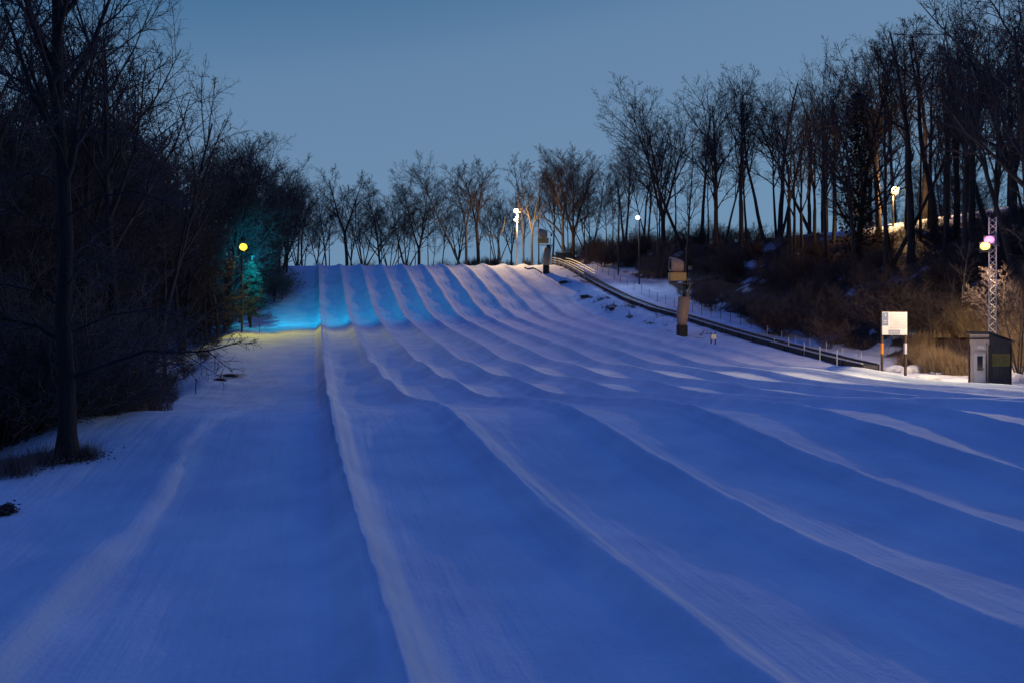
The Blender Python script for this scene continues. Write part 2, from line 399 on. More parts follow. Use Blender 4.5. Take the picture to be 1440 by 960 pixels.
def tree_proto(seed, H, r0, sp, mat_t='bark', mat_c='twig', lean=(0, 0), forks=1, fork_at=0.0, spread=14):
    """returns (trunk mesh, crown mesh, height)"""
    t = Tree(seed)
    if forks == 1:
        t.branch(Vector((0, 0, -0.4)), Vector((lean[0], lean[1], 1)), H * 0.95, r0, 0, sp)
    else:
        # one short bole, then several leaders
        p0 = Vector((0, 0, -0.4)); L0 = max(0.25, H * fork_at)
        pts, rad = t.poly(p0, Vector((lean[0], lean[1], 1)), L0, r0, r0 * .86, 5, .02, .02)
        t.br[0].append((pts, rad))
        for i in range(forks):
            a = 2 * PI * i / forks + t.r.uniform(-.5, .5); th = math.radians(spread * t.r.uniform(.7, 1.3))
            d = Vector((math.cos(a) * math.sin(th), math.sin(a) * math.sin(th), math.cos(th)))
            s2 = dict(sp); s2['t0'] = [max(.12, sp['t0'][0] - fork_at)] + sp['t0'][1:]
            s2['cnt'] = [max(6, int(sp['cnt'][0] * .75))] + sp['cnt'][1:]
            t.branch(pts[-1] - d * .1, d, (H - L0) * t.r.uniform(.85, 1), r0 * .7, 0, s2)
    tm = t.mesh([0, 1], 'trunk', M[mat_t]); cm = t.mesh([2, 3, 4], 'crown', M[mat_c])
    zmax = max(v.co.z for v in list(cm.vertices)[::7])
    return tm, cm, zmax

PRO = {}
PRO['oakA'] = tree_proto(1, 22, .34, spec(), lean=(.03, 0))
PRO['oakB'] = tree_proto(2, 22, .30, spec(t0=[.5, .2, .15, .15, 0]), lean=(-.05, .02))
PRO['forkA'] = tree_proto(3, 21, .33, spec(), forks=2, fork_at=.4)
PRO['forkB'] = tree_proto(4, 22, .36, spec(), forks=3, fork_at=.25, spread=17)
PRO['tallA'] = tree_proto(5, 25, .36, spec(t0=[.45, .25, .15, .15, 0], ang=[28, 34, 40, 42, 0]))
PRO['tallB'] = tree_proto(6, 25, .30, spec(cnt=[14, 7, 6, 4, 0], t0=[.35, .2, .15, .15, 0], ang=[24, 30, 36, 40, 0], lr=[.4, .5, .48, .5, 0]))
PRO['slim'] = tree_proto(7, 19, .17, spec(cnt=[10, 6, 5, 3, 0], t0=[.45, .2, .2, .2, 0], lr=[.32, .5, .5, .5, 0]))
PRO['slimB'] = tree_proto(8, 18, .15, spec(cnt=[11, 6, 5, 3, 0], t0=[.3, .2, .2, .2, 0], lr=[.36, .5, .5, .5, 0]), lean=(.1, 0))
PRO['multi'] = tree_proto(9, 18, .24, spec(cnt=[9, 7, 6, 4, 0]), forks=5, fork_at=.02, spread=20)
PRO['leaner'] = tree_proto(10, 21, .28, spec(t0=[.5, .2, .15, .15, 0]), lean=(-.42, 0))
PRO['low'] = tree_proto(12, 15, .22, spec(cnt=[14, 8, 6, 4, 0], t0=[.12, .15, .15, .15, 0], ang=[50, 42, 42, 42, 0], up=[.02, .03, .03, .02, .02]))
PRO['dense'] = tree_proto(13, 22, .3, spec(cnt=[20, 9, 7, 4, 0], t0=[.12, .15, .15, .15, 0], ang=[34, 36, 40, 42, 0], lr=[.36, .5, .5, .5, 0]))
PRO['airyA'] = tree_proto(21, 25, .36, spec(cnt=[9, 6, 5, 3, 0], t0=[.38, .25, .2, .2, 0], ang=[26, 32, 38, 42, 0], lr=[.46, .5, .5, .5, 0], wob=[.05, .1, .13, .16, .2]))
PRO['airyB'] = tree_proto(22, 24, .34, spec(cnt=[8, 6, 5, 3, 0], t0=[.3, .25, .2, .2, 0], ang=[24, 34, 38, 42, 0], lr=[.5, .5, .5, .5, 0], wob=[.05, .1, .13, .16, .2]), forks=2, fork_at=.3, spread=10)
PRO['airyC'] = tree_proto(23, 25, .30, spec(cnt=[10, 5, 5, 3, 0], t0=[.45, .25, .2, .2, 0], ang=[20, 32, 38, 42, 0], lr=[.4, .5, .5, .5, 0], wob=[.06, .1, .13, .16, .2]), lean=(.12, .05))
PRO['snag'] = tree_proto(24, 17, .3, spec(maxlev=3, cnt=[5, 3, 2, 0, 0], t0=[.4, .25, .2, .2, 0], ang=[48, 40, 38, 42, 0], lr=[.2, .5, .5, .5, 0], wob=[.05, .14, .16, .16, .2]), lean=(-.06, .1))
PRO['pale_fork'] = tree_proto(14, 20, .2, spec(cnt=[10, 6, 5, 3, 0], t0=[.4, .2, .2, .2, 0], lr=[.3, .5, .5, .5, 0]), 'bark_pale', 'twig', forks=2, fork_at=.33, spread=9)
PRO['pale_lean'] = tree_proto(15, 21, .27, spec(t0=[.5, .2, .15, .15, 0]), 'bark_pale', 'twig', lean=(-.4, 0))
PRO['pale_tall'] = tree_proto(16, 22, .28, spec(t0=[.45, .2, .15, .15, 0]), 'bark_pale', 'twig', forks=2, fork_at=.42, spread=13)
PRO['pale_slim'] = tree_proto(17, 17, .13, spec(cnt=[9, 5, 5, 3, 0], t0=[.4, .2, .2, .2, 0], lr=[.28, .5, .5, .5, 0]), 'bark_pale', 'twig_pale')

def place_tree(kind, px, D, ytop, label, group=None, rz=None, name='bare_tree', h=None, girth=1.0, lean=0.0, X=None):
    tm, cm, Hh = PRO[kind]
    if X is None: X = PX(px, D)
    z = gz(X, D)
    H = h if h else PZy(ytop, D) - z
    s = max(H, 2.0) / Hh
    e = empty(name, (X, D, z), label, 'tree', group, random.uniform(0, 6.28) if rz is None else rz)
    e.rotation_euler = (0, lean, e.rotation_euler[2]) if not lean else (0, lean, 0 if rz is None else rz)
    e.scale = (s * girth, s * girth, s)
    for nm, me in (('trunk', tm), ('crown', cm)):
        o = bpy.data.objects.new(nm, me); COL.objects.link(o); o.parent = e
    return e

# --- the row of trees on the crest of the hill (all told apart)
crest = [
 ('slim', 404, 168, 262, 'slender bare tree on the crest at the far left end of the skyline row', None),
 ('oakB', 425, 172, 246, 'bare tree just left of the first snow ridge on the crest', None),
 ('slimB', 450, 176, 268, 'thin low bare tree on the crest between two larger trees left of the broad-crowned one', None),
 ('slim', 463, 168, 280, 'shortest thin straight bare tree in the left part of the crest row', None),
 ('forkA', 488, 166, 233, 'broad round-crowned bare tree forking low on the left part of the crest', None),
 ('multi', 511, 168, 262, 'thick dark bare tree with crooked low limbs beside the round-crowned crest tree', None),
 ('dense', 535, 170, 250, 'dense dark tangled tree in the middle of the left crest clump', None),
 ('multi', 548, 176, 285, 'low many-stemmed thicket tree in the crest clump behind the dense one', None),
 ('multi', 571, 170, 262, 'many-stemmed bare tree fanning out from one base on the crest', None),
 ('forkB', 589, 167, 238, 'bare tree with three spreading leaders on the crest left of the pale leaning tree', None),
 ('slimB', 608, 174, 300, 'small pinkish bare sapling under the spreading crest trees', None),
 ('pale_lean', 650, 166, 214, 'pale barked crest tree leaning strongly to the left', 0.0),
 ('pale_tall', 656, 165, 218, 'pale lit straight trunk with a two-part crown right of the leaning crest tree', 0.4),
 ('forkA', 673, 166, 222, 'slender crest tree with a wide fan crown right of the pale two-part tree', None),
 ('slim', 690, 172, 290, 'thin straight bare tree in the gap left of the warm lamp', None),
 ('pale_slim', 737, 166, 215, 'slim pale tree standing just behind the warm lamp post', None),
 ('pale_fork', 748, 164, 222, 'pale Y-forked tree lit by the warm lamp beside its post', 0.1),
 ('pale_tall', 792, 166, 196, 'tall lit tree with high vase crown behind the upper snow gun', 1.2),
 ('forkB', 806, 169, 205, 'dark forked tree touching the tall lit one behind the upper snow gun', None),
 ('slim', 822, 174, 240, 'slender dark tree right of the forked pair above the upper lift end', None),
 ('leaner', 846, 172, 262, 'crooked tree leaning left over the top of the lift', None),
 ('slim', 862, 165, 236, 'narrow bare tree between the lift top and the cool white lamp', None),
]
for k, px, D, yt, lab, rz in crest:
    place_tree(k, px, D, yt, lab, 'bare trees along the hill crest', rz, girth=1.15)

r = random.Random(21)
for i in range(22):
    px = 400 + 22.5 * i + r.uniform(-7, 7); D = r.uniform(174, 196)
    place_tree(r.choice(['oakA', 'forkB', 'slim', 'tallA', 'multi', 'slimB', 'oakB']), px, D, float(np.interp(px, [400, 470, 560, 620, 700, 780, 890], [268, 252, 262, 240, 238, 225, 205])) + r.uniform(-6, 45), 'fine-twigged bare tree in the background behind the first row of crest trees', 'background trees behind the crest row', girth=.9)
# broken dead tree with lit stubs, left of the warm lamp
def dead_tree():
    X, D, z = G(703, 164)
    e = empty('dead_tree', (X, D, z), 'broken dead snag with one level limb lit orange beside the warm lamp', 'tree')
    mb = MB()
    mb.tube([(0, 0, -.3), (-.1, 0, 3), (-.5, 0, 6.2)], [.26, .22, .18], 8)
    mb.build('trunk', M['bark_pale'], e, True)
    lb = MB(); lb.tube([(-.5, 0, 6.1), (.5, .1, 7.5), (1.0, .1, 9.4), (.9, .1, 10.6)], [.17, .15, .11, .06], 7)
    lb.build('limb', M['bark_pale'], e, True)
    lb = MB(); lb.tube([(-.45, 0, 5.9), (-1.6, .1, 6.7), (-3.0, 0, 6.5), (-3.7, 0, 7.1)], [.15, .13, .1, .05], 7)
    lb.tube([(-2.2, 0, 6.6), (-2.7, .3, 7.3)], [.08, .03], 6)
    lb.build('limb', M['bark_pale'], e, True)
dead_tree()
def fallen_limb():
    D = 161; X, _, z = G(792, D)
    mb = MB()
    pts = [(PX(792, D), D, PZy(333, D)), (PX(780, D), D - .3, PZy(318, D)), (PX(768, D), D - .5, PZy(309, D)), (PX(759, D), D - .4, PZy(304, D)), (PX(756, D), D - .4, PZy(309, D))]
    mb.tube(pts, [.2, .18, .16, .13, .07], 7)
    r = random.Random(4)
    for i in range(16):
        t = r.uniform(.3, 1); k = min(int(t * 4), 3); p = Vector(pts[k]).lerp(Vector(pts[k + 1]), r.random())
        q = p + Vector((r.uniform(-.2, 1.2), r.uniform(-.5, .5), r.uniform(-1.8, .5)))
        mb.tube([p, p.lerp(q, .5) + Vector((r.uniform(-.2, .2), 0, .15)), q], [.05, .035, .02], 4)
    o = mb.build('fallen_limb', M['bark_pale'], None, True)
    prep(o, 'broken limb hanging diagonally, lit by the warm lamp above the upper snow gun', 'branch')
fallen_limb()

# --- right hillside
rh = [
 ('tallA', 878, 158, 182, 'first tall bare tree on the right hillside just left of the cool white lamp'),
 ('airyC', 905, 150, 172, 'bare tree rising directly behind the cool white lamp pole'),
 ('forkB', 933, 146, 138, 'wide branching bare tree above and right of the cool white lamp'),
 ('leaner', 962, 140, 118, 'left-leaning dark tree above the lower snow gun'),
 ('airyA', 985, 142, 108, 'upright dark tree just right of the lower snow gun'),
 ('oakA', 1010, 136, 104, 'dark spreading tree with thick limbs high above the lift fence'),
 ('airyB', 1042, 132, 90, 'three-leader dark tree on the right hillside skyline left of the highest peak'),
 ('airyC', 1075, 130, 76, 'tall dark tree with clear crown rising above its neighbours mid hillside'),
 ('oakB', 1108, 128, 102, 'shorter dark tree in the skyline dip of the right hillside'),
 ('leaner', 1142, 126, 104, 'tree leaning left in the skyline dip before the vine-thick tree'),
 ('tallB', 1172, 118, 84, 'slim upright tree immediately left of the vine-thick tree'),
 ('forkA', 1236, 112, 56, 'forked tree right of the vine-thick tree left of the amber lamp'),
 ('tallB', 1275, 108, 18, 'tall narrow tree above and right of the amber lamp'),
 ('airyA', 1308, 104, 22, 'straight thick dark trunk between the amber lamp and the lattice mast'),
 ('airyB', 1345, 96, -8, 'big dark tree behind the lattice mast reaching near the frame top'),
 ('airyC', 1392, 92, -25, 'dark tree behind the lattice mast with crown cut by the frame top'),
 ('forkB', 1425, 90, -45, 'large dark tree near the right frame edge behind the mast'),
]
for k, px, D, yt, lab in rh:
    place_tree(k, px, D, yt, lab, 'bare trees in front of the right hillside', girth=1.1)
# the leaning big one at the extreme right
place_tree('oakA', 1462, 62, -70, 'thick dark trunk leaning left at the right frame edge above the hut', None, rz=0.0, lean=-0.12, girth=1.25)
e_v = place_tree('dense', 1205, 104, 34, 'dark vine-thick tree standing highest in the middle of the right hillside', None, girth=1.25, name='vine_covered_tree')
def vine_mesh(H=22):
    r = np.random.default_rng(5); n = 2600
    z = r.uniform(.5, H * .78, n); a = r.uniform(0, 6.28, n); rad = (.25 + np.abs(r.normal(0, .75, n))) * (1.25 - z / H)
    c = np.stack([np.cos(a) * rad, np.sin(a) * rad, z], -1)
    d1 = r.normal(0, 1, (n, 3)); d1 /= np.linalg.norm(d1, axis=1)[:, None]
    d2 = np.cross(d1, r.normal(0, 1, (n, 3))); d2 /= np.linalg.norm(d2, axis=1)[:, None]
    s = r.uniform(.06, .17, n)[:, None]
    V = np.stack([c - d1 * s, c + d2 * s, c + d1 * s, c - d2 * s], 1).reshape(-1, 3)
    return fast_mesh('vines', V, np.arange(4 * n).reshape(-1, 4), M['vine'])
vo = bpy.data.objects.new('vines', vine_mesh()); COL.objects.link(vo); vo.parent = e_v
r = random.Random(77)
kinds = ['airyA', 'airyB', 'airyC', 'airyA', 'slim', 'slimB', 'leaner', 'airyB', 'slim', 'snag', 'tallB']
def skyR(px): return float(np.interp(px, [840, 900, 960, 1040, 1120, 1200, 1280, 1360, 1440, 1560], [205, 170, 118, 88, 80, 55, 22, -5, -35, -60]))
for i in range(64):
    px = r.uniform(850, 1540); near = np.interp(px, [850, 1000, 1200, 1440, 1540], [140, 122, 92, 72, 70]); D = r.uniform(near, 178)
    if i % 3 == 0: D = r.uniform(near, near + 18)
    yt = skyR(px) + r.uniform(-5, 70)
    place_tree(r.choice(kinds), px, D, yt, 'dark bare tree crowded among others in the wood on the right hillside', 'bare trees deep in the right hillside wood', h=min(PZy(yt, D) - gz(PX(px, D), D), 36) if PZy(yt, D) - gz(PX(px, D), D) > 5 else 9)
for i in range(20):
    px = r.uniform(1180, 1520); D = r.uniform(126, 172)
    place_tree(r.choice(['low', 'multi', 'low', 'dense']), px, D, 0, 'low bushy bare tree far back on the plateau above the right hillside', 'low bushy trees far back on the right plateau', h=r.uniform(9, 17))
# slender lit trees near the mast
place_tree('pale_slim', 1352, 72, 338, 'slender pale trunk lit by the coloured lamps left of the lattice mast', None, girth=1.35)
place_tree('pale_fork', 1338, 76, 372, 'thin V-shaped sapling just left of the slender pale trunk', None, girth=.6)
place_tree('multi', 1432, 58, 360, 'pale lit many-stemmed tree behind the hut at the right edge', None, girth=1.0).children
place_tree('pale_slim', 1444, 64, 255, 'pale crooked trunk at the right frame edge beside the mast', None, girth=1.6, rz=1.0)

# --- left wood
LT = 'dark bare tree crowded among others in the wood on the left side'
def skyL(px): return float(np.interp(px, [-150, 0, 120, 200, 240, 300, 350, 380, 410, 440], [90, 120, 130, 155, 186, 194, 200, 226, 250, 266]))
near_t = tree_proto(31, 21, .30, spec(cnt=[15, 8, 7, 4, 0], t0=[.40, .2, .15, .15, 0], ang=[36, 36, 40, 42, 0], tip=[.03, .016, .010, .007, .006]))
PRO['near'] = near_t
def big_near():
    """the big tree at the edge of the run with a low limb reaching right"""
    t = Tree(44)
    sp = spec(cnt=[13, 8, 7, 4, 0], t0=[.42, .2, .15, .15, 0], ang=[40, 36, 40, 42, 0], tip=[.03, .014, .009, .006, .005])
    pts = [(0, 0, -.4), (0.0, 0, .6), (0, 0, 2), (-.12, 0, 3.6), (-.05, .05, 5.4), (-.15, .1, 7.2), (-.3, .1, 9), (-.38, .2, 11.2), (-.42, .2, 13.5), (-.3, .3, 16), (-.3, .3, 19)]
    pts = [Vector(p) for p in pts]; rad = [.40, .235, .205, .19, .18, .165, .15, .13, .10, .07, .03]
    t.br[0].append((pts, rad))
    t.kids(pts, rad, 19, 1, 13, .48, .97, 34, .27, sp)
    # low limb to the right
    def limb(pp, rr):
        pp = [Vector(p) for p in pp]; t.br[1].append((pp, rr))
        L = sum((pp[i + 1] - pp[i]).length for i in range(len(pp) - 1))
        t.kids(pp, rr, L, 2, 9, .25, .98, 38, .42, dict(sp, up=[0, 0, -.01, .0, .0]))
    limb([(0, 0, 2.0), (.6, .1, 2.25), (1.3, .1, 2.5), (2.0, .2, 2.75), (2.8, .3, 2.7), (3.6, .3, 2.75), (4.5, .3, 3.0)], [.075, .06, .05, .04, .028, .02, .01])
    limb([(0, 0, 2.9), (-.9, .2, 3.4), (-1.8, .2, 3.6), (-3.2, .3, 3.4)], [.08, .06, .04, .015])
    limb([(-.2, 0, 8.2), (-.7, -.2, 9.2), (-1.1, -.2, 10.4), (-1.7, -.1, 12)], [.085, .06, .045, .015])
    for i in range(9):
        zz = 3.2 + i * .62; a_ = i * 2.4 + .7; L_ = t.r.uniform(1.8, 3.2); dx, dy = math.cos(a_), math.sin(a_) * .8
        limb([(0, 0, zz), (dx * L_ * .35, dy * L_ * .35, zz + .5), (dx * L_ * .7, dy * L_ * .7, zz + .7), (dx * L_, dy * L_, zz + .5), (dx * L_ * 1.25, dy * L_ * 1.25, zz + .1)], [.035, .028, .02, .014, .007])
    tm = t.mesh([0, 1], 'trunk', M['bark_near']); cm = t.mesh([2, 3, 4], 'crown', M['twig'])
    X, D, z = G(95, 21)
    e = empty('bare_tree', (X, D, PZy(640, 21)), 'large foreground tree on the left edge of the snow with a low limb reaching right', 'tree')
    for nm, me in (('trunk', tm), ('crown', cm)):
        o = bpy.data.objects.new(nm, me); COL.objects.link(o); o.parent = e
big_near()
place_tree('near', 165, 40, -90, 'tall left tree with a crooked top beside the big foreground tree', None, rz=2.0)
place_tree('near', 8, 36, -120, 'dark tree at the left frame edge behind the big foreground tree', None, rz=4.0)
place_tree('airyB', 120, 42, -60, 'forked dark tree between the foreground tree and the crooked-topped one', None, rz=1.0)
place_tree('airyC', 200, 48, 60, 'slender tree right of the crooked-topped left tree against the sky', None, rz=1.0)
for i_, (px, D, yt, kd) in enumerate([(-30, 40, -60, 'slim'), (30, 46, -30, 'slimB'), (60, 52, 10, 'slim'), (95, 44, -40, 'slim'), (140, 56, 30, 'slimB'), (185, 60, 40, 'slim'), (215, 62, 105, 'slimB'), (232, 66, 128, 'slim'), (-10, 60, 0, 'slimB'), (48, 64, 30, 'slimB'), (112, 66, 50, 'tallB'), (160, 70, 70, 'slim')]):
    place_tree(kd, px, D, yt, 'slender bare tree rising thinly above the dark mass of the left wood', 'slender trees standing above the left wood')
r = random.Random(5)
for i in range(112):
    px = r.uniform(-140, 405)
    lo = np.interp(px, [-140, 60, 140, 165, 300, 360, 405], [28, 34, 44, 84, 92, 112, 140])
    D = r.uniform(lo, lo + 50) if i % 2 else r.uniform(lo, lo + 14)
    if px > 330: D = max(D, 112)
    yt = skyL(px) + (r.uniform(-6, 60) if i % 2 else r.uniform(20, 160))
    X = PX(px, D); H = PZy(yt, D) - gz(X, D)
    H = min(max(H, 7), 27)
    place_tree(r.choice(['oakA', 'oakB', 'forkB', 'tallB', 'dense', 'low', 'low', 'slimB', 'multi', 'dense']), px, D, 0, LT, 'bare trees crowded in the left wood', h=H)
lhs = [
 ('tallB', 294, 104, 176, 'narrow bare tree with the tallest upright twigs on the left wood skyline'),
 ('dense', 322, 108, 182, 'dense bare tree above and left of the yellow lamp'),
 ('oakA', 352, 118, 186, 'bare round-topped tree directly above the yellow lamp'),
 ('forkB', 386, 130, 214, 'spreading bare tree at the lower right end of the left wood'),
 ('leaner', 398, 150, 246, 'thin curved tree beside the left end of the snow crest'),
 ('multi', 418, 165, 262, 'bushy many-stemmed tree where the left wood meets the crest'),
]
for k, px, D, yt, lab in lhs: place_tree(k, px, D, yt, lab, None)

# ------------------------------------------------------------------ shrubs and brush
def stems_mesh(seed, n, H, spread, mat, name, w=.012, arch=.35, base=.5):
    r = np.random.default_rng(seed); m_ = 6
    t = np.linspace(0, 1, m_)
    a = r.uniform(0, 6.28, n); b0 = r.uniform(0, base, n); L = H * r.uniform(.45, 1.0, n); sp_ = spread * r.uniform(.1, 1, n)
    bx, by = b0 * np.cos(a * 3.3), b0 * np.sin(a * 3.3)
    x = bx[:, None] + np.cos(a)[:, None] * sp_[:, None] * t ** 1.6 + r.normal(0, .05, (n, m_)) * H * .25
    y = by[:, None] + np.sin(a)[:, None] * sp_[:, None] * t ** 1.6 + r.normal(0, .05, (n, m_)) * H * .25
    z = L[:, None] * (t - arch * t ** 3 * (sp_ / spread)[:, None]) - .1
    P = np.stack([x, y, z], -1)
    wv = r.normal(0, 1, (n, 1, 3)); wv[..., 2] *= .2; wv /= np.linalg.norm(wv, axis=-1, keepdims=True)
    wv2 = np.cross(wv, np.array([0, 0, 1.])); wv2 /= np.linalg.norm(wv2, axis=-1, keepdims=True)
    ww = (w * (1.15 - t))[None, :, None]
    ring = np.stack([P + wv * ww, P - wv * ww * .5 + wv2 * ww * .87, P - wv * ww * .5 - wv2 * ww * .87], 2)   # 3-sided stems
    V = ring.reshape(-1, 3); Q = []
    base_i = (np.arange(n)[:, None] * m_ + np.arange(m_ - 1)[None]) * 3
    for k in range(3):
        k2 = (k + 1) % 3
        Q.append(np.stack([base_i + k, base_i + k2, base_i + 3 + k2, base_i + 3 + k], -1).reshape(-1, 4))
    return fast_mesh(name, V, np.concatenate(Q), mat)
def bush_tree(seed, H, n, mat):
    t = Tree(seed); sp = spec(cnt=[0, 7, 6, 3, 0], t0=[0, .2, .15, .15, 0], ang=[0, 36, 40, 42, 0], lr=[0, .5, .5, .5, 0], tip=[.02, .014, .011, .009, .008])
    for i in range(n):
        a = t.r.uniform(0, 6.28); th = math.radians(t.r.uniform(5, 50))
        d = Vector((math.cos(a) * math.sin(th), math.sin(a) * math.sin(th), math.cos(th)))
        t.branch(Vector((math.cos(a) * .3, math.sin(a) * .3, -.2)), d, H * t.r.uniform(.6, 1.05), .035, 1, sp)
    return t.mesh([1, 2, 3, 4], 'shrub', mat)
BM = [bush_tree(60, 5.0, 16, M['brush']), bush_tree(61, 4.2, 18, M['brush']), bush_tree(62, 3.2, 18, M['brush'])]
TAN = [stems_mesh(70, 900, 2.7, 1.5, M['tan'], 'dry_bush', .014, .4, .9), stems_mesh(71, 800, 2.2, 1.7, M['tan'], 'dry_bush', .014, .5, 1.1)]
def shrub(me, X, D, s, label, group, name='shrub', cat='shrub', dz=0.0):
    o = bpy.data.objects.new(name, me); COL.objects.link(o)
    o.location = (X, D, gz(X, D) + dz); o.rotation_euler = (0, 0, random.uniform(0, 6.28)); o.scale = (s * random.uniform(.9, 1.3), s * random.uniform(.9, 1.3), s)
    return prep(o, label, cat, group)
GREY = [stems_mesh(72, 500, 1.3, .8, M['greybrush'], 'twig_brush', .006, .3, .7)]
r = random.Random(8)
G1 = 'bare shrubs forming the undergrowth of the left wood'
for i in range(105):
    px = r.uniform(-120, 400); lo = np.interp(px, [-120, 60, 110, 135, 150, 300, 360, 400], [23, 24, 25, 27, 84, 98, 112, 130])
    D = lo + r.uniform(0, 1) ** 1.3 * 42
    X = PX(px, D)
    shrub(r.choice(BM), X, D, r.uniform(.7, 1.35), 'tangled dark bare shrub among the undergrowth of the left wood', G1)
for px, D, s, lab in [(18, 19.6, .42, 'low purple-brown twiggy shrub at the left frame edge by the big tree'), (62, 20.6, .34, 'low twiggy shrub just left of the big foreground trunk'),
                  (122, 21.4, .3, 'low dark brush just right of the big foreground trunk'), (170, 30, .75, 'dark brush mound under the low limb of the big foreground tree'), (205, 34, .8, 'dark brush at the right end of the brush line under the low limb')]:
    shrub(GREY[0], PX(px, D), D, s * 1.7, lab, None)
for px, D, s in [(240, 64, .5), (262, 70, .45), (285, 76, .5), (225, 60, .6), (300, 86, .5), (250, 80, .45)]:
    shrub(BM[2], PX(px, D), D, s, 'small sparse shrub on the pale snow hollow beside the left wood', 'sparse shrubs in the snow hollow on the left')
G2 = 'bare shrubs covering the foot of the right hillside'
for i in range(150):
    px = r.uniform(830, 1460)
    near = np.interp(px, [830, 900, 1000, 1100, 1180, 1250, 1460], [152, 142, 114, 88, 78, 76, 66])
    D = near + r.random() ** 1.2 * 36
    X = PX(px, D)
    if px > 1215 and gz(X, D) > 12.6: continue
    shrub(r.choice(BM), X, D, r.uniform(.7, 1.15), 'tangled dark bare shrub on the lower right hillside', G2)
for i, (px, D, sc) in enumerate([(128, 27, .5), (142, 28, .42), (158, 28, .4), (172, 29, .36), (186, 30, .34), (200, 31, .30), (214, 33, .28), (150, 31, .5), (180, 33, .42), (120, 29, .6), (232, 36, .25)]):
    shrub(BM[i % 3], PX(px, D), D, sc, 'low dark shrub on the bank beneath the long low limb of the big foreground tree', 'low shrubs beneath the low limb of the foreground tree')
# scrub behind the crest
G3 = 'low scrub along the top of the hill behind the lanes'
for i in range(46):
    px = r.uniform(615, 860); D = r.uniform(165, 178)
    shrub(r.choice(BM), PX(px, D), D, r.uniform(.3, .55) + (.35 if px > 800 else 0), 'low brown scrub behind the hill crest near the warm lamp', G3)
for i in range(14):
    px = r.uniform(415, 615); D = r.uniform(168, 178)
    shrub(r.choice(BM), PX(px, D), D, r.uniform(.3, .6), 'small scrub behind the left part of the hill crest', 'scrub behind the left part of the crest')
# tan brush near the hut and board
G4 = 'tan dry bushes around the hut and notice board'
spots = []
for i in range(44):
    px = r.uniform(1268, 1470); D = r.uniform(62, 74)
    spots.append((px, D, r.uniform(.7, 1.25)))
for px, D, s in spots:
    shrub(r.choice(TAN), PX(px, D), D, s, 'tan dry bush lit by the lamps between the notice board and the hut', G4, 'dry_bush', 'bush')

# evergreen lit cyan below the left lamp
def conifer():
    D = 104; X, _, z = G(352, D)
    e = empty('evergreen_tree', (X, D, z), 'small evergreen with drooping boughs lit cyan below the yellow lamp', 'tree')
    MB().tube([(0, 0, -.3), (.05, 0, 4), (.1, 0, 8.6)], [.18, .12, .03], 8).build('trunk', M['bark'], e, True)
    r = np.random.default_rng(9); Vs = []
    for i in range(90):
        zb = 1.6 + 6.8 * (i / 90); a = r.uniform(0, 6.28); L = (3.4 if math.cos(a) > 0 else 2.2) * (1.08 - i / 95) * r.uniform(.6, 1.1)
        n = 130; t = r.uniform(.1, 1, n); rr = t * L
        c = np.stack([np.cos(a) * rr + r.normal(0, .14, n), np.sin(a) * rr + r.normal(0, .14, n), zb + .25 * t - .45 * t ** 2 * L * .5 + r.normal(0, .07, n)], -1)
        d1 = r.normal(0, 1, (n, 3)); d1[:, 2] -= .5; d1 /= np.linalg.norm(d1, axis=1)[:, None]
        d2 = np.cross(d1, r.normal(0, 1, (n, 3))); d2 /= np.linalg.norm(d2, axis=1)[:, None]
        Vs.append(np.stack([c - d2 * .02, c + d2 * .02, c + d1 * .22 + d2 * .012, c + d1 * .22 - d2 * .012], 1).reshape(-1, 3))
    V = np.concatenate(Vs)
    me = fast_mesh('crown', V, np.arange(len(V)).reshape(-1, 4), M['needle'])
    o = bpy.data.objects.new('crown', me); COL.objects.link(o); o.parent = e
conifer()

# undergrowth: nobody could count it
def undergrowth():
    r = np.random.default_rng(12)
    X, D = [], []
    n = 60000
    px = np.concatenate([r.uniform(-200, 420, n // 2), r.uniform(820, 1560, n // 2)]); Dd = 20 + 165 * r.random(n) ** .8
    X = (px - CX) * Dd / F
    keep = (litter(X, Dd) > .6) & (np.hypot(X + 22.3, Dd - 60) > 9); X, Dd = X[keep], Dd[keep]
    Z = height(X, Dd); m = len(X)
    k = 3
    X = np.repeat(X, k) + r.normal(0, .3, m * k); Dd = np.repeat(Dd, k) + r.normal(0, .3, m * k); Z = np.repeat(Z, k) - .05; m *= k
    h = r.uniform(.25, 1.0, m); lx, ly = r.normal(0, .35, (2, m)) * h; a = r.uniform(0, 6.28, m); w = .012 + .00012 * Dd
    B = np.stack([X, Dd, Z], -1); T = B + np.stack([lx, ly, h], -1); wv = np.stack([np.cos(a) * w, np.sin(a) * w, 0 * w], -1)
    V = np.stack([B - wv, B + wv, T + wv * .4, T - wv * .4], 1).reshape(-1, 3)
    me = fast_mesh('undergrowth', V, np.arange(len(V)).reshape(-1, 4), M['brush'])
    o = bpy.data.objects.new('undergrowth', me); COL.objects.link(o)
    prep(o, 'dead brown weeds and twigs covering the floor of the woods', 'undergrowth', None, 'stuff')
undergrowth()

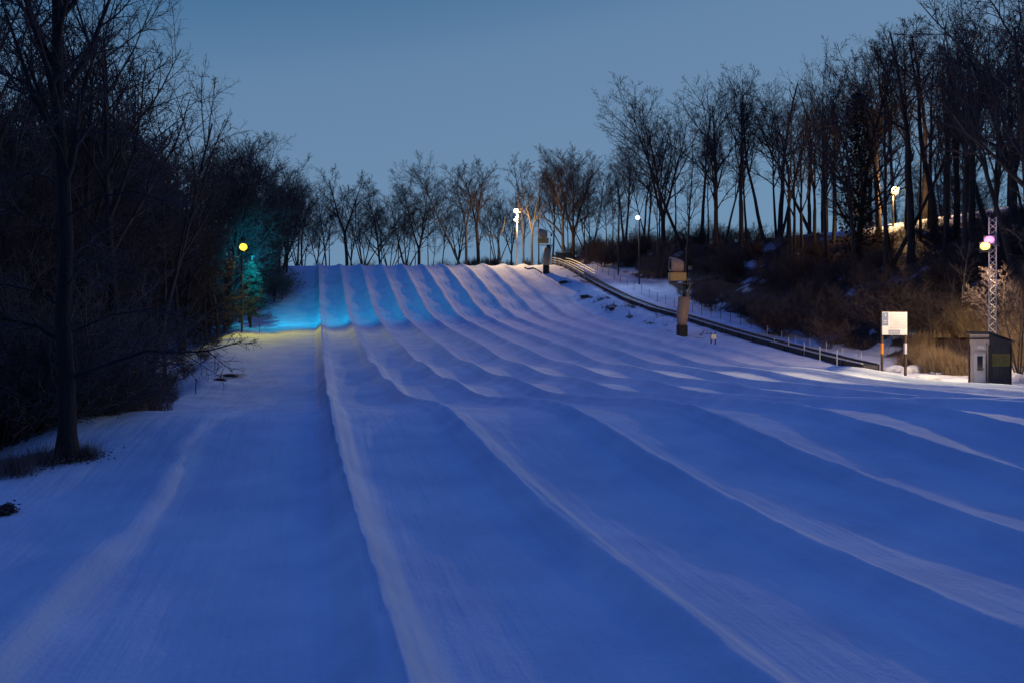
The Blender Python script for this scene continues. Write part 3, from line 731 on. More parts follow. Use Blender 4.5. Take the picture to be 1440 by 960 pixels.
# ------------------------------------------------------------------ lamps
def aim(o, src, dst):
    d = Vector(dst) - Vector(src); o.rotation_euler = d.to_track_quat('-Z', 'Y').to_euler()
def spot(name, src, dst, col, power, angle=120, blend=.6, rad=.07):
    l = bpy.data.lights.new(name, 'SPOT'); l.color = col; l.energy = power; l.spot_size = math.radians(angle); l.spot_blend = blend; l.shadow_soft_size = rad
    o = bpy.data.objects.new(name, l); COL.objects.link(o); o.location = src; aim(o, src, dst); return o
def point(name, src, col, power, rad=.15):
    l = bpy.data.lights.new(name, 'POINT'); l.color = col; l.energy = power; l.shadow_soft_size = rad
    o = bpy.data.objects.new(name, l); COL.objects.link(o); o.location = src; return o
def flood_head(parent, loc, face, size, lens, nm='floodlight'):
    """housing with a lens part, facing 'face' (local direction)"""
    q = Vector(face).to_track_quat('Y', 'Z').to_matrix()
    hb = MB(); w, d, h = size
    ring = lambda y, sx, sz: [(-sx, y, -sz), (sx, y, -sz), (sx, y, sz), (-sx, y, sz)]
    v = ring(-d, w * .3, h * .3) + ring(-.04, w * .5, h * .5) + ring(0, w * .5, h * .5)
    f = [(0, 1, 2, 3)] + [(i + 4 * k, i + 4 * k + 4, (i + 1) % 4 + 4 * k + 4, (i + 1) % 4 + 4 * k) for k in (0, 1) for i in range(4)] + [(11, 10, 9, 8)]
    hb.add([tuple(q @ Vector(p)) for p in v], f)
    for s in (-1, 1):
        hb.tube([q @ Vector((s * w * .55, -d * .4, 0)), q @ Vector((s * w * .55, -d * .4, -h * .7))], .02, 6)
    hb.tube([q @ Vector((-w * .55, -d * .4, -h * .7)), q @ Vector((w * .55, -d * .4, -h * .7))], .02, 6)
    H = hb.build(nm, M['darkmetal'], parent, at=loc)
    lb = MB(); n = 16; v = []
    for y, rr in ((.012, .44), (.06, .38), (.09, .2)):
        v += [tuple(q @ Vector((math.cos(2 * PI * k / n) * w * rr, y, math.sin(2 * PI * k / n) * h * rr))) for k in range(n)]
    f = [(i + n * k, (i + 1) % n + n * k, (i + 1) % n + n * k + n, i + n * k + n) for k in (0, 1) for i in range(n)] + [tuple(range(2 * n, 3 * n))]
    lb.add(v, f); lb.build('lens', lens, H, True)
    return H
def pole(parent, h, r0, r1, mat, x=0, y=0):
    MB().tube([(x, y, -.4), (x, y, h * .5), (x, y, h)], [r0, (r0 + r1) / 2, r1], 12).build('pole', mat, parent, True)

def lamp_left():
    D = 98.0; px = 340; X, _, z = G(px, D); zt = PZy(348, D)
    e = empty('light_pole', (X, D, z), 'lamp post with a yellow floodlight at the edge of the left wood', 'lamp post')
    h = zt - z
    MB().tube([(0, 0, -.4), (0, 0, h * .5), (0, 0, h + .5)], [.14, .12, .1], 10).build('pole', M['darkmetal'], e, True)
    MB().box((.15, -.1, h - .45), (1.5, .1, .1)).build('crossarm', M['darkmetal'], e)
    flood_head(e, (.3, -.35, h), (.35, -1, -.22), (1.05, .4, .95), M['e_yellow'])
    flood_head(e, (.15, .4, h + 1.1), (.55, 1, -.25), (.6, .35, .5), M['e_cyan'])
    w = Vector((X, D, z))
    spot('yellow_flood_beam', w + Vector((.45, -.6, h)), (PX(420, 90), 90, 0), (1.0, .84, .0), 3300, 118, .8, .06)
    spot('cyan_flood_beam', w + Vector((.3, .8, h + 1.1)), (PX(455, 124), 124, 5), (.01, .50, .85), 10500, 118, .95, .13)
    MB().box((.9, .12, h + 1.1 - .25), (2.6, 1.15, .03)).build('added_cutoff_plate', M['darkmetal'], e)  # plate added under the cyan head to cut its light along a straight edge
    spot('extra_cyan_beam', w + Vector((.3, 1.2, h + .6)), (X + 1.2, D + 6, z + 5), (.02, .75, .85), 1500, 75, .5)  # extra beam added on the post to tint the evergreen cyan
lamp_left()

def lamp_top():
    D = 161.0; X, _, z = G(727, D); zt = PZy(298, D); h = zt - z
    e = empty('light_pole', (X, D, z), 'tall pale lamp post with warm white floodlights on the hill crest', 'lamp post')
    pole(e, h + .2, .22, .15, M['whitepaint'])
    MB().box((0, 0, h - .1), (1.4, .1, .1)).build('crossarm', M['galv'], e)
    flood_head(e, (-.2, -.35, h + .2), (.1, -1, -.3), (1.0, .4, .85), M['e_warm'])
    flood_head(e, (-.3, -.3, h - 1.7), (-.1, -1, -.4), (.75, .35, .6), M['e_warm'])
    w = Vector((X, D, z))
    spot('warm_flood_beam', w + Vector((-.1, -.7, h + .2)), (PX(760, 130), 130, 7), (1.0, .66, .30), 9500, 120, .7)
    point('warm_flood_glow', w + Vector((.2, -.6, h - .9)), (1.0, .62, .26), 2800)
lamp_top()

def lamp_cool():
    D = 134.0; X, _, z = G(899, D); zt = PZy(307, D); h = zt - z
    e = empty('light_pole', (X, D, z), 'lamp post with a cool white lamp beside the lift on the right', 'lamp post')
    pole(e, h, .14, .1, M['darkmetal'])
    MB().tube([(0, 0, h - .2), (-.3, -.3, h)], .05, 6).build('bracket', M['darkmetal'], e)
    flood_head(e, (-.35, -.5, h), (-.25, -1, -.2), (.8, .35, .7), M['e_cool'])
    w = Vector((X, D, z))
    spot('cool_flood_beam', w + Vector((-.5, -.85, h)), (PX(900, 112), 112, 3), (.42, .60, 1.0), 2500, 130, .7)
lamp_cool()

def lamp_amber():
    D = 112.0; X, _, z = G(1256, D); zt = PZy(269, D); h = zt - z
    e = empty('light_pole', (X, D, z), 'lamp post with an amber lamp high in the right hillside wood', 'lamp post')
    pole(e, h, .13, .1, M['darkmetal'])
    MB().tube([(0, 0, h - .2), (0, -.35, h)], .05, 6).build('bracket', M['darkmetal'], e)
    flood_head(e, (0, -.45, h), (-.1, -1, -.25), (1.1, .4, 1.0), M['e_amber'])
    w = Vector((X, D, z))
    point('amber_lamp_glow', w + Vector((0, -.9, h)), (1.0, .60, .24), 5000, .06)
    spot('extra_bank_beam', w + Vector((.3, -1.0, h)), (PX(1390, 106), 106, 15.8), (1.0, .66, .34), 9000, 70, .9)  # second beam added at the amber lamp to brighten the snow along the rim
lamp_amber()

def mast():
    D = 57.0; X, _, z = G(1394, D); zt = PZy(306, D); h = zt - z
    e = empty('lattice_mast', (X, D, z), 'white triangular lattice mast with magenta and yellow floodlights behind the hut', 'mast')
    s = .26; P = [(-s, -s * .6), (s, -s * .6), (0, s)]
    for (x, y) in P: MB().tube([(x, y, -.3), (x, y, h)], .032, 8).build('leg', M['whitepaint'], e)
    br = MB(); n = int(h / .42); 
    for i in range(n):
        z0 = i * h / n; z1 = (i + 1) * h / n
        for a in range(3):
            p, q = P[a], P[(a + 1) % 3]
            if i % 2: p, q = q, p
            br.tube([(p[0], p[1], z0), (q[0], q[1], z1)], .018, 5)
    br.build('bracing', M['whitepaint'], e)
    zl = PZy(345, D) - z
    MB().box((-.45, -.25, zl), (1.0, .07, .07)).build('crossarm', M['galv'], e)
    flood_head(e, (-.38, -.4, zl + .32), (-.7, -1, -.18), (.68, .3, .6), M['e_magenta'])
    flood_head(e, (-.68, -.4, zl - .12), (-.7, -1, -.22), (.68, .3, .6), M['e_lime'])
    w = Vector((X, D, z))
    spot('magenta_flood_beam', w + Vector((-.55, -.75, zl + .32)), (-6, 30, -3), (1.0, .52, .50), 2200, 135, .6)
    spot('lime_flood_beam', w + Vector((-.85, -.75, zl - .12)), (-4, 34, -3), (1.0, .93, .44), 6000, 135, .6)
    point('mast_lamp_glow', w + Vector((-1.1, -1.1, zl + .1)), (1.0, .55, .55), 90)
    flood_head(e, (.45, .3, zl + .1), (.2, 1, -.6), (.5, .3, .4), M['e_warm'])  # made-up extra lamp head, added for the light on the bushes
    spot('added_bush_beam', w + Vector((.3, .75, zl - .2)), (X - 2.5, D + 8, z + 1), (1.0, .72, .45), 6500, 140, .6)  # added light that brightens the dry bushes behind the mast
    spot('added_board_beam', w + Vector((-.95, -.7, zl - .3)), (PX(1258, 60), 60, PZy(470, 60)), (1.0, .74, .62), 900, 60, .8)  # added beam without its own head, brightens the notice board
    spot('added_gun_beam', w + Vector((-.95, -.7, zl)), (PX(955, 93), 93, 4), (1.0, .66, .4), 2600, 18, .8)  # added narrow beam without its own head, brightens the lower snow gun
mast()

# ------------------------------------------------------------------ hut, board
def hut():
    D = 52.5; px = 1391; X = PX(px, D); z = PZy(538, D) - .05
    rz = math.radians(-74)
    e = empty('lift_hut', (X, D, z), 'small grey lean-to hut with a pale door and yellow side banner', 'hut', None, rz)
    # local: front face at y=0 spanning x -1.45..0 ; side face at x=0 spanning y 0..1.9
    W, L, H0, H1 = 1.55, 1.75, 3.25, 2.75
    q = MB()
    # walls as one shell with sloping top (slope towards the back)
    q.add([(-W, 0, -.6), (0, 0, -.6), (0, 0, H0), (-W, 0, H0), (-W, L, -.6), (0, L, -.6), (0, L, H1), (-W, L, H1)],
          [(0, 1, 2, 3), (4, 7, 6, 5), (0, 3, 7, 4)])
    q.build('wall', M['shed'], e)
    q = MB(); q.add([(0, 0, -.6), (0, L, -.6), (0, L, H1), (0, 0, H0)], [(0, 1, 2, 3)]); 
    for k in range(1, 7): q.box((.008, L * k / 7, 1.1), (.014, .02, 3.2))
    sw = q.build('wall', M['shedside'], e); sw['label'] = 'dark side wall'
    sl = math.atan2(H1 - H0, L)
    MB().box((-W / 2, L / 2, (H0 + H1) / 2 + .07), (W + .34, (L + .4) / math.cos(sl), .09), rx=sl).build('roof', M['roof'], e)
    d = MB(); d.box((-.72, -.03, .95), (.86, .05, 2.1)); dr = d.build('door', M['door'], e)
    MB().box((-.66, -.064, 1.32), (.42, .02, .98)).build('window', M['glass'], dr)
    MB().box((-.36, -.075, .95), (.04, .04, .14)).build('handle', M['darkmetal'], dr)
    fr = MB()
    for bx_ in ((-1.19, .95, .08, 2.2), (-.25, .95, .08, 2.2)): fr.box((bx_[0], -.035, bx_[1]), (bx_[2], .07, bx_[3]))
    fr.box((-.72, -.035, 2.06), (1.02, .07, .08)); fr.build('door_frame', M['shed'], e)
    cb = MB()
    for (x, y) in ((-W - .02, -.02), (.02, -.02), (.02, L + .02)): cb.box((x, y, 1.0), (.09, .09, 3.1))
    cb.box((-W / 2, -.03, 2.95), (W, .05, .12)); cb.build('corner_trim', M['wood'], e)
    MB().tube([(-.1, -.09, 2.7), (-.12, -.09, 1.2), (-.05, -.12, .1)], .025, 6).build('cable', M['dark'], e)
    MB().box((-.62, -.02, 2.42), (.55, .03, .16)).build('name_plate', M['pinkwhite'], e)
    bn = MB().box((.03, .98, 1.55), (.02, 1.45, .82)).build('banner', M['yellow'], e)
    g = MB(); g.box((.043, .42, 1.55), (.008, .3, .6)); g.box((.043, .75, 1.55), (.008, .12, .44)); g.box((.043, 1.2, 1.72), (.008, .5, .1)); g.box((.043, 1.25, 1.5), (.008, .6, .08)); g.box((.043, 1.15, 1.33), (.008, .4, .08))
    g.build('print', M['olive'], bn)
hut()

def board():
    D = 60.0; xl, xr = PX(1237.5, D), PX(1278.5, D); z0 = gz(xl, D) - .5; X = (xl + xr) / 2
    zt, zb = PZy(439, D), PZy(471, D)
    e = empty('notice_board', (X, D, PZy(525, D)), 'large white notice board on two dark posts at the edge of the lanes', 'sign', None, math.radians(14))
    zo = PZy(525, D); w = (xr - xl)
    for sx, mat, nm in ((-1, 'orange', 'orange reflective band'), (1, 'pinkwhite', 'white band')):
        p = MB().box((sx * w * .47, .09, (zt - zo) / 2 - .2), (.14, .14, zt - zo + .3)).build('post', M['wood'], e)
        bd = MB().box((sx * w * .47, .09, PZy(490, D) - zo), (.16, .155, .8)).build('band', M[mat], p); bd['label'] = nm
    pn = MB().box((0, 0, (zt + zb) / 2 - zo), (w, .04, zt - zb)).build('panel', M['pinkwhite'], e)
    H = zt - zb; zc = (zt + zb) / 2 - zo
    MB().box((-w * .375, -.024, zc + H * .19), (w * .23, .006, H * .58)).build('print', M['signblue'], pn)
    MB().box((-w * .02, -.024, zc - H * .38), (w * .46, .006, H * .2)).build('print', M['signgrey'], pn)
    tx = MB(); r = random.Random(3)
    for k in range(9):
        zz = zc + H * (.40 - .075 * k)
        x = -w * .2
        while x < w * .42:
            l = r.uniform(.06, .2); 
            tx.box((x + l / 2, -.024, zz), (l, .006, .018)); x += l + .035
    tx.build('lettering', M['signtext'], pn)
    gl = MB()
    gl.box((-w * .375, -.029, zc + H * .36), (.05, .004, .14)); gl.box((-w * .375, -.029, zc + H * .12), (w * .16, .004, .03)); gl.box((-w * .375, -.029, zc + H * .04), (w * .12, .004, .03))
    for k in range(3): gl.box((-w * (.16 - .13 * k), -.029, zc - H * .38), (w * .09, .004, .03))
    gl.build('print', M['pinkwhite'], pn)
    MB().box((0, .04, zt - zo + .03), (w + .08, .1, .05)).build('top_rail', M['wood'], e)
board()

# snow lumps by the board and the hut
def lump(px, D, s, lab, grp=None, dz=0.0):
    r = random.Random(int(px)); n, m_ = 22, 12; v = []; f = []
    for i in range(m_ + 1):
        ph = PI / 2 * i / m_
        for k in range(n):
            th = 2 * PI * k / n
            rr = 1 + .22 * math.sin(3 * th + px) + .12 * math.sin(7 * th + px * 2) + r.uniform(-.07, .07)
            v.append((s[0] * rr * math.cos(ph) * math.cos(th), s[1] * rr * math.cos(ph) * math.sin(th), s[2] * (math.sin(ph) * (1 + .12 * math.sin(4 * th + 2 * ph)) - .15)))
    for i in range(m_):
        for k in range(n): f.append((i * n + k, i * n + (k + 1) % n, (i + 1) * n + (k + 1) % n, (i + 1) * n + k))
    mb = MB(); mb.add(v, f); X = PX(px, D)
    o = mb.build('snow_heap', M['snowclod'], None, True, at=(X, D, gz(X, D) + dz))
    prep(o, lab, 'snow heap', grp)
lump(1302, 57.5, (.95, .7, .42), 'pinkish snow heap at the foot of the dry bushes right of the board')
lump(1427, 56, (.75, .6, .75), 'bright snow heap beside the right wall of the hut')
lump(1286, 66, (1.1, .8, .6), 'ploughed snow heap behind the right post of the board')
lump(1262, 67, (.9, .8, .45), 'ploughed snow heap between the two posts of the board')
lump(1340, 64, (2.2, .8, .45), 'flat strip of old snow in front of the dry bushes')

# ------------------------------------------------------------------ conveyor lift
def conveyor():
    Ds = np.array([156, 150, 144, 138, 130, 122, 114, 106, 98, 90, 83, 76, 70, 67.0])
    u = 47.2 + 1.5 * np.exp(-((Ds - 108) / 22) ** 2) - .8 * sst(-Ds, -75, -60)
    X = u - SH * Ds
    Z = height(X, Ds) + .42
    D0 = 100.0
    org = (float(np.interp(-D0, -Ds, X)), D0, gz(float(np.interp(-D0, -Ds, X)), D0))
    e = empty('conveyor_lift', org, 'long dark surface conveyor lift climbing the right edge of the tubing lanes', 'conveyor lift')
    P = np.stack([X, Ds, Z], -1) - np.array(org)
    def ribbon(name, prof_, mat):
        k = len(prof_); v = []; f = []
        for p in P:
            for (a, b) in prof_: v.append((p[0] + a, p[1], p[2] + b))
        for i in range(len(P) - 1):
            for j in range(k): f.append((i * k + j, i * k + (j + 1) % k, (i + 1) * k + (j + 1) % k, (i + 1) * k + j))
        f += [tuple(range(k))[::-1], tuple(range((len(P) - 1) * k, len(P) * k))]
        mb = MB(); mb.add(v, f); return mb.build(name, mat, e)
    ribbon('side_skirt', [(-.75, -.9), (-.6, -.9), (-.6, .12), (-.75, .12)], M['dark'])
    ribbon('side_skirt', [(.75, -.9), (.6, -.9), (.6, .12), (.75, .12)], M['dark'])
    ribbon('belt', [(-.597, -.3), (.597, -.3), (.597, .02), (-.597, .02)], M['belt'])
    ribbon('edge_rail', [(-.80, .123), (-.6, .123), (-.6, .19), (-.80, .19)], M['frost'])
    ribbon('edge_rail', [(.80, .123), (.6, .123), (.6, .19), (.80, .19)], M['frost'])
    jt = MB()
    for Dj in np.arange(68.5, 155, 1.9):
        xj = float(np.interp(-Dj, -Ds, X)) - org[0]; zj = float(np.interp(-Dj, -Ds, Z)) - org[2]
        jt.box((xj, Dj - D0, zj + .03), (1.19, .07, .03))
    jt.build('belt_joint', M['dark'], e)
    br_ = MB()
    for Dj in np.arange(70, 155, 3.1):
        xj = float(np.interp(-Dj, -Ds, X)) - org[0]; zj = float(np.interp(-Dj, -Ds, Z)) - org[2]
        for sgn in (-1, 1): br_.box((xj + sgn * .79, Dj - D0, zj - .35), (.06, .12, .9))
    br_.build('side_bracket', M['darkmetal'], e)
    # handrails on the top section
    Dp = np.arange(155.5, 137, -2.6)
    for off in (-.95, .95):
        xs = np.interp(-Dp, -Ds, X) + off - org[0]; zs = np.interp(-Dp, -Ds, Z) - org[2]
        for hh in (1.05, .6):
            MB().tube([(x, d - D0, z_ + hh) for x, d, z_ in zip(xs, Dp, zs)], .055, 6).build('handrail', M['galv'], e)
        for x, d, z_ in zip(xs, Dp, zs):
            MB().tube([(x, d - D0, z_ - .9), (x, d - D0, z_ + 1.08)], .05, 6).build('rail_post', M['galv'], e)
conveyor()
def drive_house():
    D = 153.5; X, _, z = G(794, D)
    e = empty('drive_house', (X, D, z), 'low dark drive house with sloping roof at the top of the conveyor', 'shed', None, math.radians(-12))
    H = 3.0
    q = MB().box((0, 0, 1.35), (3.4, .25, 1.5), ry=math.radians(8)); q.build('side_panel', M['darkmetal'], e)
    MB().box((0, 1.4, 1.35), (3.4, .2, 1.5), ry=math.radians(8)).build('side_panel', M['darkmetal'], e)
    MB().box((0, .7, 2.2), (3.7, 2.0, .12), ry=math.radians(8)).build('roof', M['roof'], e)
    for x in (-1.5, 1.5):
        for y in (.0, 1.4): MB().box((x, y, .5), (.16, .16, 2.0)).build('post', M['darkmetal'], e)
drive_house()

# fence beyond the lift
def fence():
    Dd = np.arange(148, 92, -2.6); u = 51.6 + 1.4 * np.exp(-((Dd - 108) / 22) ** 2)
    X = u - SH * Dd; Z = height(X, Dd)
    e = empty('snow_fence', (float(X[10]), float(Dd[10]), float(Z[10])), 'thin stake and net fence running beside the far side of the conveyor', 'fence')
    o = np.array([X[10], Dd[10], Z[10]]); P = np.stack([X, Dd, Z], -1) - o
    for p in P: MB().tube([(p[0], p[1], p[2] - .3), (p[0], p[1], p[2] + 1.35)], .035, 6).build('stake', M['darkmetal'], e)
    nt_ = MB()
    for hh in (.15, .4, .65, .9, 1.15): nt_.tube([(p[0], p[1], p[2] + hh) for p in P], .011, 4)
    for i in range(len(P) - 1):
        for t in np.linspace(0, 1, 9)[:-1]:
            q = P[i] * (1 - t) + P[i + 1] * t; nt_.tube([(q[0], q[1], q[2] + .15), (q[0], q[1], q[2] + 1.15)], .008, 3)
    nt_.build('net', M['whitepaint'], e)
fence()
for i, (px, yb, yt) in enumerate([(1089, 497, 475), (1109, 504, 475), (1131, 509, 481), (1153, 515, 487), (1177, 517, 492)]):
    D = 83 - 3.6 * i; X = PX(px, D)
    o = MB().tube([(0, 0, -.5), (0, 0, (yb - yt) * D / F)], .04, 6).build('marker_stake', M['whitepaint'], None, at=(X, D, PZy(yb, D)))
    prep(o, 'white marker stake standing in front of the lower conveyor', 'stake', 'marker stakes along the lower conveyor, near side')
for i, (px, yb, yt) in enumerate([(1060, 470, 452), (1079, 474, 458), (1099, 477, 465), (1119, 484, 471), (1139, 494, 476), (1162, 501, 481), (1185, 502, 489), (1204, 515, 497), (1211, 505, 494), (1240, 513, 503)]):
    D = 92 - 2.6 * i; X = PX(px, D); zb = gz(X, D)
    o = MB().tube([(0, 0, -.3), (0, 0, PZy(yt, D) - zb)], .03, 6).build('marker_stake', M['whitepaint'], None, at=(X, D, zb))
    prep(o, 'thin white stake on the far side of the lower conveyor', 'stake', 'marker stakes along the lower conveyor, far side')
for px, yb, yt, D, lab in [(302, 520, 497, 66, 'thin dark stake on the left edge of the run above the leaf patch'), (275, 552, 534, 48, 'thin dark stake nearest to the camera on the left edge of the run'), (365, 470, 455, 99, 'thin dark stake in the yellow lit snow below the left lamp post')]:
    X = PX(px, D); zb = gz(X, D)
    o = MB().tube([(0, 0, -.3), (.03, 0, max(.9, PZy(yt, D) - zb))], .03, 6).build('marker_stake', M['wood'], None, at=(X, D, zb)); prep(o, lab, 'stake')
def control_post():
    D = 84.5; X = PX(1003, D); z = gz(X, D)
    e = empty('control_post', (X, D, z), 'short twin-post control box in front of the conveyor right of the lower snow gun', 'control post')
    for x in (-.22, .22): MB().box((x, 0, .55), (.12, .12, 1.7)).build('post', M['wood'], e)
    MB().box((0, -.1, .95), (.6, .25, .5), bev=.04).build('box', M['galv'], e)
control_post()

# ------------------------------------------------------------------ snow guns
def snow_gun(px, D, yb, yt, label, face=-1):
    X = PX(px, D); z = gz(X, D) - .05; H = PZy(yt, D) - z
    e = empty('snow_gun', (X, D, z), label, 'snow gun', 'snow guns on the bank between lanes and lift')
    MB().box((0, 0, .6), (1.15, 1.1, 1.5), bev=.12).build('base_pad', M['dark'], e)
    pd = MB(); pd.tube([(0, 0, 1.2), (.05, 0, 2.6), (.25, 0, 4.6)], [.5, .68, .72], 14)
    pd.tube([(-.45, .1, 1.2), (-.5, .1, 3.0)], [.1, .09], 6)
    pd.build('tower_pad', M['pad'], e, True)
    MB().tube([(.25, 0, 4.4), (.22, 0, H - 2.9)], [.2, .16], 10).build('tower', M['darkmetal'], e, True)
    # platform arm + bracket
    MB().box((-.1, 0, H - 3.0), (2.7, .55, .1)).box((.9, .1, H - 3.5), (.14, .14, 1.2), ry=.35).build('platform', M['darkmetal'], e)
    MB().box((-.55, 0, H - 2.2), (2.0, .95, .95), bev=.15).build('blower_housing', M['gunyellow'], e)
    # fan barrel
    fb = MB(); a = math.radians(14)
    n = 20; v = []; f = []
    prof_ = [(-.78, .74), (-.82, .82), (-.55, .86), (.25, .78), (.62, .66), (.72, .60), (.72, .1)]
    for (t, rr) in prof_:
        for k in range(n):
            th = 2 * PI * k / n; v.append((t, rr * math.cos(th), rr * math.sin(th) + t * -.18))
    for i in range(len(prof_) - 1):
        for k in range(n): f.append((i * n + k, i * n + (k + 1) % n, (i + 1) * n + (k + 1) % n, (i + 1) * n + k))
    fb.add(v, f); brl = fb.build('fan_barrel', M['gunred'], e, True, at=(-.6, 0, H - .85))
    hb = MB()
    for k in range(5):
        th = 2 * PI * k / 5; hb.box((-.5, .36 * math.cos(th), .36 * math.sin(th)), (.06, .62, .16), rx=th)
    hb.tube([(-.6, 0, 0), (.3, 0, 0)], [.16, .2], 10)
    hb.build('fan', M['darkmetal'], brl)
    MB().tube([(-1.3, 0, H - 1.75), (-1.35, 0, H - .6)], .05, 6).tube([(.15, 0, H - 1.75), (.2, 0, H - .6)], .05, 6).build('yoke', M['darkmetal'], e)
    MB().tube([(.75, 0, H - 2.9), (.8, 0, H - 1.7)], .06, 6).box((.95, 0, H - 1.15), (.34, .3, .42)).build('work_lamp', M['darkmetal'], e)
    MB().box((.55, -.35, 4.7), (.5, .3, .9), bev=.04).build('control_box', M['darkmetal'], e)
    return e
snow_gun(959, 93, 475, 363, 'lower snow gun with tan barrel and yellow housing on a padded tower')
snow_gun(768, 146, 392, 322, 'upper snow gun on a padded tower at the top of the lanes')
def hose(pts, lab):
    P = [(PX(px, D), D, gz(PX(px, D), D) + .09) for px, D in pts]
    o0 = Vector(P[0]); o = MB().tube([Vector(p) - o0 for p in P], .13, 8).build('hose', M['dark'], None, True, at=P[0])
    prep(o, lab, 'hose')
hose([(952, 92.5), (944, 92.2), (936, 93.5), (928, 95), (920, 97)], 'dark hose lying on the snow left of the lower snow gun')
hose([(762, 145.6), (756, 146), (750, 148), (742, 149), (738, 151)], 'dark hose lying on the snow left of the upper snow gun')
def boulder(px, D, s, lab):
    r = random.Random(int(px)); n, m_ = 10, 6; v = []; f = []
    for i in range(m_ + 1):
        ph = -PI / 2 + PI * i / m_
        for k in range(n):
            th = 2 * PI * k / n; rr = r.uniform(.75, 1.15)
            v.append((s[0] * rr * math.cos(ph) * math.cos(th), s[1] * rr * math.cos(ph) * math.sin(th), s[2] * rr * math.sin(ph)))
    for i in range(m_):
        for k in range(n): f.append((i * n + k, i * n + (k + 1) % n, (i + 1) * n + (k + 1) % n, (i + 1) * n + k))
    mb = MB(); mb.add(v, f); X = PX(px, D); o = mb.build('earth_clod', M['rock'], None, True, at=(X, D, gz(X, D) + s[2] * .2)); prep(o, lab, 'clod', 'earth clods showing on the snow bank')
for px, D, s, lab in [(793, 138, (1.0, .8, .3), 'dark earth clod high on the bank right of the upper snow gun'), (824, 128, (1.1, .7, .3), 'dark earth clod halfway along the snow bank'), (861, 118, (.5, .5, .35), 'small dark clod above the ploughed bank edge'),
                  ]: boulder(px, D, s, lab)
def leafpile(px, D, sx, lab):
    r = np.random.default_rng(int(px)); n = 2200
    a = r.uniform(0, 6.28, n); rr = np.abs(r.normal(0, .36, n)) * sx * (1 + .3 * np.sin(3 * a + px))
    X = PX(px, D); x = np.cos(a) * rr; y = np.sin(a) * rr * 1.4; z = height(X + x, D + y) - gz(X, D) + r.uniform(0, .16, n)
    c = np.stack([x, y, z], -1); d1 = r.normal(0, 1, (n, 3)); d1[:, 2] *= .4; d1 /= np.linalg.norm(d1, axis=1)[:, None]; d2 = np.cross(d1, r.normal(0, 1, (n, 3))); d2 /= np.linalg.norm(d2, axis=1)[:, None]
    V = np.stack([c - d1 * .04, c + d2 * .022, c + d1 * .04, c - d2 * .022], 1).reshape(-1, 3)
    o = bpy.data.objects.new('leaf_patch', fast_mesh('leaf_patch', V, np.arange(4 * n).reshape(-1, 4), M['brush'])); COL.objects.link(o); o.location = (X, D, gz(X, D)); prep(o, lab, 'leaves', None, 'stuff')
leafpile(324, 61, .75, 'patch of dead brown leaves on the snow at the left edge')
leafpile(8, 16.7, .2, 'dark twigs and leaves lying on the snow at the left frame edge')
leafpile(310, 57.5, .45, 'small patch of dead brown leaves nearest the camera at the left edge of the run')
leafpile(95, 21, .9, 'dead leaves around the foot of the big foreground tree')
leafpile(30, 20.3, .7, 'dark leaves on the snow below the low shrub at the left edge')

# ------------------------------------------------------------------ sky, sun, camera
w = bpy.data.worlds.new('World'); SC.world = w; w.use_nodes = True
nt = w.node_tree; N = nt.nodes; Lk = nt.links; bg = N['Background']
sk = N.new('ShaderNodeTexSky'); sk.sky_type = 'NISHITA'; sk.sun_disc = False
SUN_EL, SUN_AZ = math.radians(3.0), math.radians(70)
sk.sun_elevation = SUN_EL; sk.sun_rotation = SUN_AZ
tc = N.new('ShaderNodeTexCoord'); sx = N.new('ShaderNodeSeparateXYZ'); Lk.new(tc.outputs['Generated'], sx.inputs[0])
ma = N.new('ShaderNodeMath'); ma.operation = 'MULTIPLY_ADD'; ma.inputs[1].default_value = 0.16
Lk.new(sx.outputs['X'], ma.inputs[0]); 
ml = N.new('ShaderNodeMath'); ml.operation = 'MULTIPLY'; ml.inputs[1].default_value = -1.0; Lk.new(sx.outputs['Z'], ml.inputs[0])
Lk.new(ml.outputs[0], ma.inputs[2])         # 0.10*x - z
mg = N.new('ShaderNodeMath'); mg.operation = 'MULTIPLY_ADD'; mg.inputs[1].default_value = -1.0; mg.inputs[2].default_value = 0.1
Lk.new(ma.outputs[0], mg.inputs[0])         # z - 0.10x + 0.1
rp = N.new('ShaderNodeValToRGB'); cr = rp.color_ramp
S = 10.0                                    # the Background strength below is 0.1
stops = [(0.0, (0.17, 0.30, 0.45)), (0.20, (0.155, 0.28, 0.435)), (0.34, (0.142, 0.252, 0.41)), (0.44, (0.124, 0.232, 0.388)), (0.53, (0.066, 0.168, 0.325)), (0.70, (0.044, 0.150, 0.51)), (1.0, (0.040, 0.124, 0.68))]
cr.elements[0].position = stops[0][0]; cr.elements[0].color = (*stops[0][1], 1)
cr.elements[1].position = 1.0; cr.elements[1].color = (*stops[-1][1], 1)
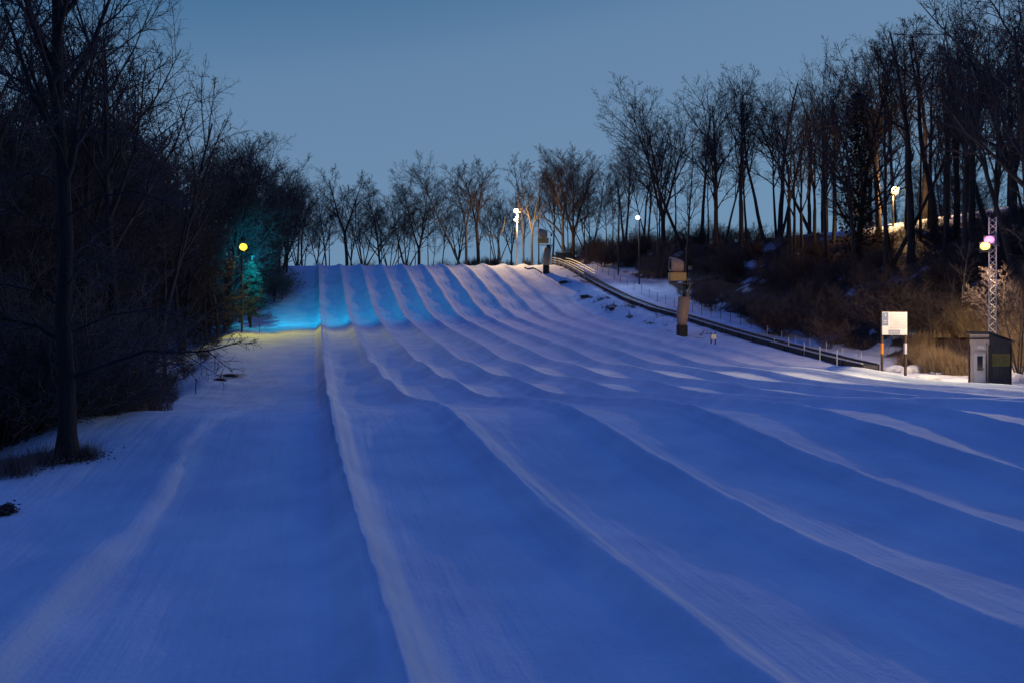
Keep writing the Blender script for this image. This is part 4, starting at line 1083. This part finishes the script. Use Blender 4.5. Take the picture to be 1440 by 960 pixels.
for p, c in stops[1:-1]:
    q = cr.elements.new(p); q.color = (*c, 1)
Lk.new(mg.outputs[0], rp.inputs['Fac'])
yb = N.new('ShaderNodeMapRange'); yb.inputs['From Min'].default_value = -0.7; yb.inputs['From Max'].default_value = 0.45
yb.inputs['To Min'].default_value = 0.24 * S; yb.inputs['To Max'].default_value = S; yb.interpolation_type = 'SMOOTHSTEP'
Lk.new(sx.outputs['Y'], yb.inputs['Value'])
sc_ = N.new('ShaderNodeVectorMath'); sc_.operation = 'SCALE'; Lk.new(yb.outputs['Result'], sc_.inputs['Scale'])
Lk.new(rp.outputs['Color'], sc_.inputs[0])
ns = N.new('ShaderNodeVectorMath'); ns.operation = 'SCALE'; ns.inputs['Scale'].default_value = 0.01
Lk.new(sk.outputs['Color'], ns.inputs[0])
add = N.new('ShaderNodeVectorMath'); add.operation = 'ADD'; Lk.new(sc_.outputs[0], add.inputs[0]); Lk.new(ns.outputs[0], add.inputs[1])
Lk.new(add.outputs[0], bg.inputs['Color']); bg.inputs['Strength'].default_value = 0.1

sl = bpy.data.lights.new('sun', 'SUN'); sl.energy = 0.05; sl.angle = math.radians(10); sl.color = (1.0, .72, .62)
so = bpy.data.objects.new('sun', sl); COL.objects.link(so)
dirv = Vector((math.sin(SUN_AZ) * math.cos(SUN_EL), math.cos(SUN_AZ) * math.cos(SUN_EL), math.sin(SUN_EL)))
so.rotation_euler = dirv.to_track_quat('Z', 'Y').to_euler()

cam = bpy.data.cameras.new('camera'); cam.sensor_width = 36; cam.lens = F / 1440 * 36; cam.clip_end = 6000; cam.clip_start = 0.1
co = bpy.data.objects.new('camera', cam); COL.objects.link(co); co.location = (0, 0, 0); co.rotation_euler = (PI / 2, 0, 0)
SC.camera = co
vs = SC.view_settings; vs.view_transform = 'Standard'; vs.look = 'None'; vs.exposure = 0; vs.gamma = 1; vs.use_curve_mapping = False
SC.cycles.max_bounces = 5; SC.cycles.diffuse_bounces = 3; SC.cycles.transparent_max_bounces = 4
SC.cycles.use_denoising = True
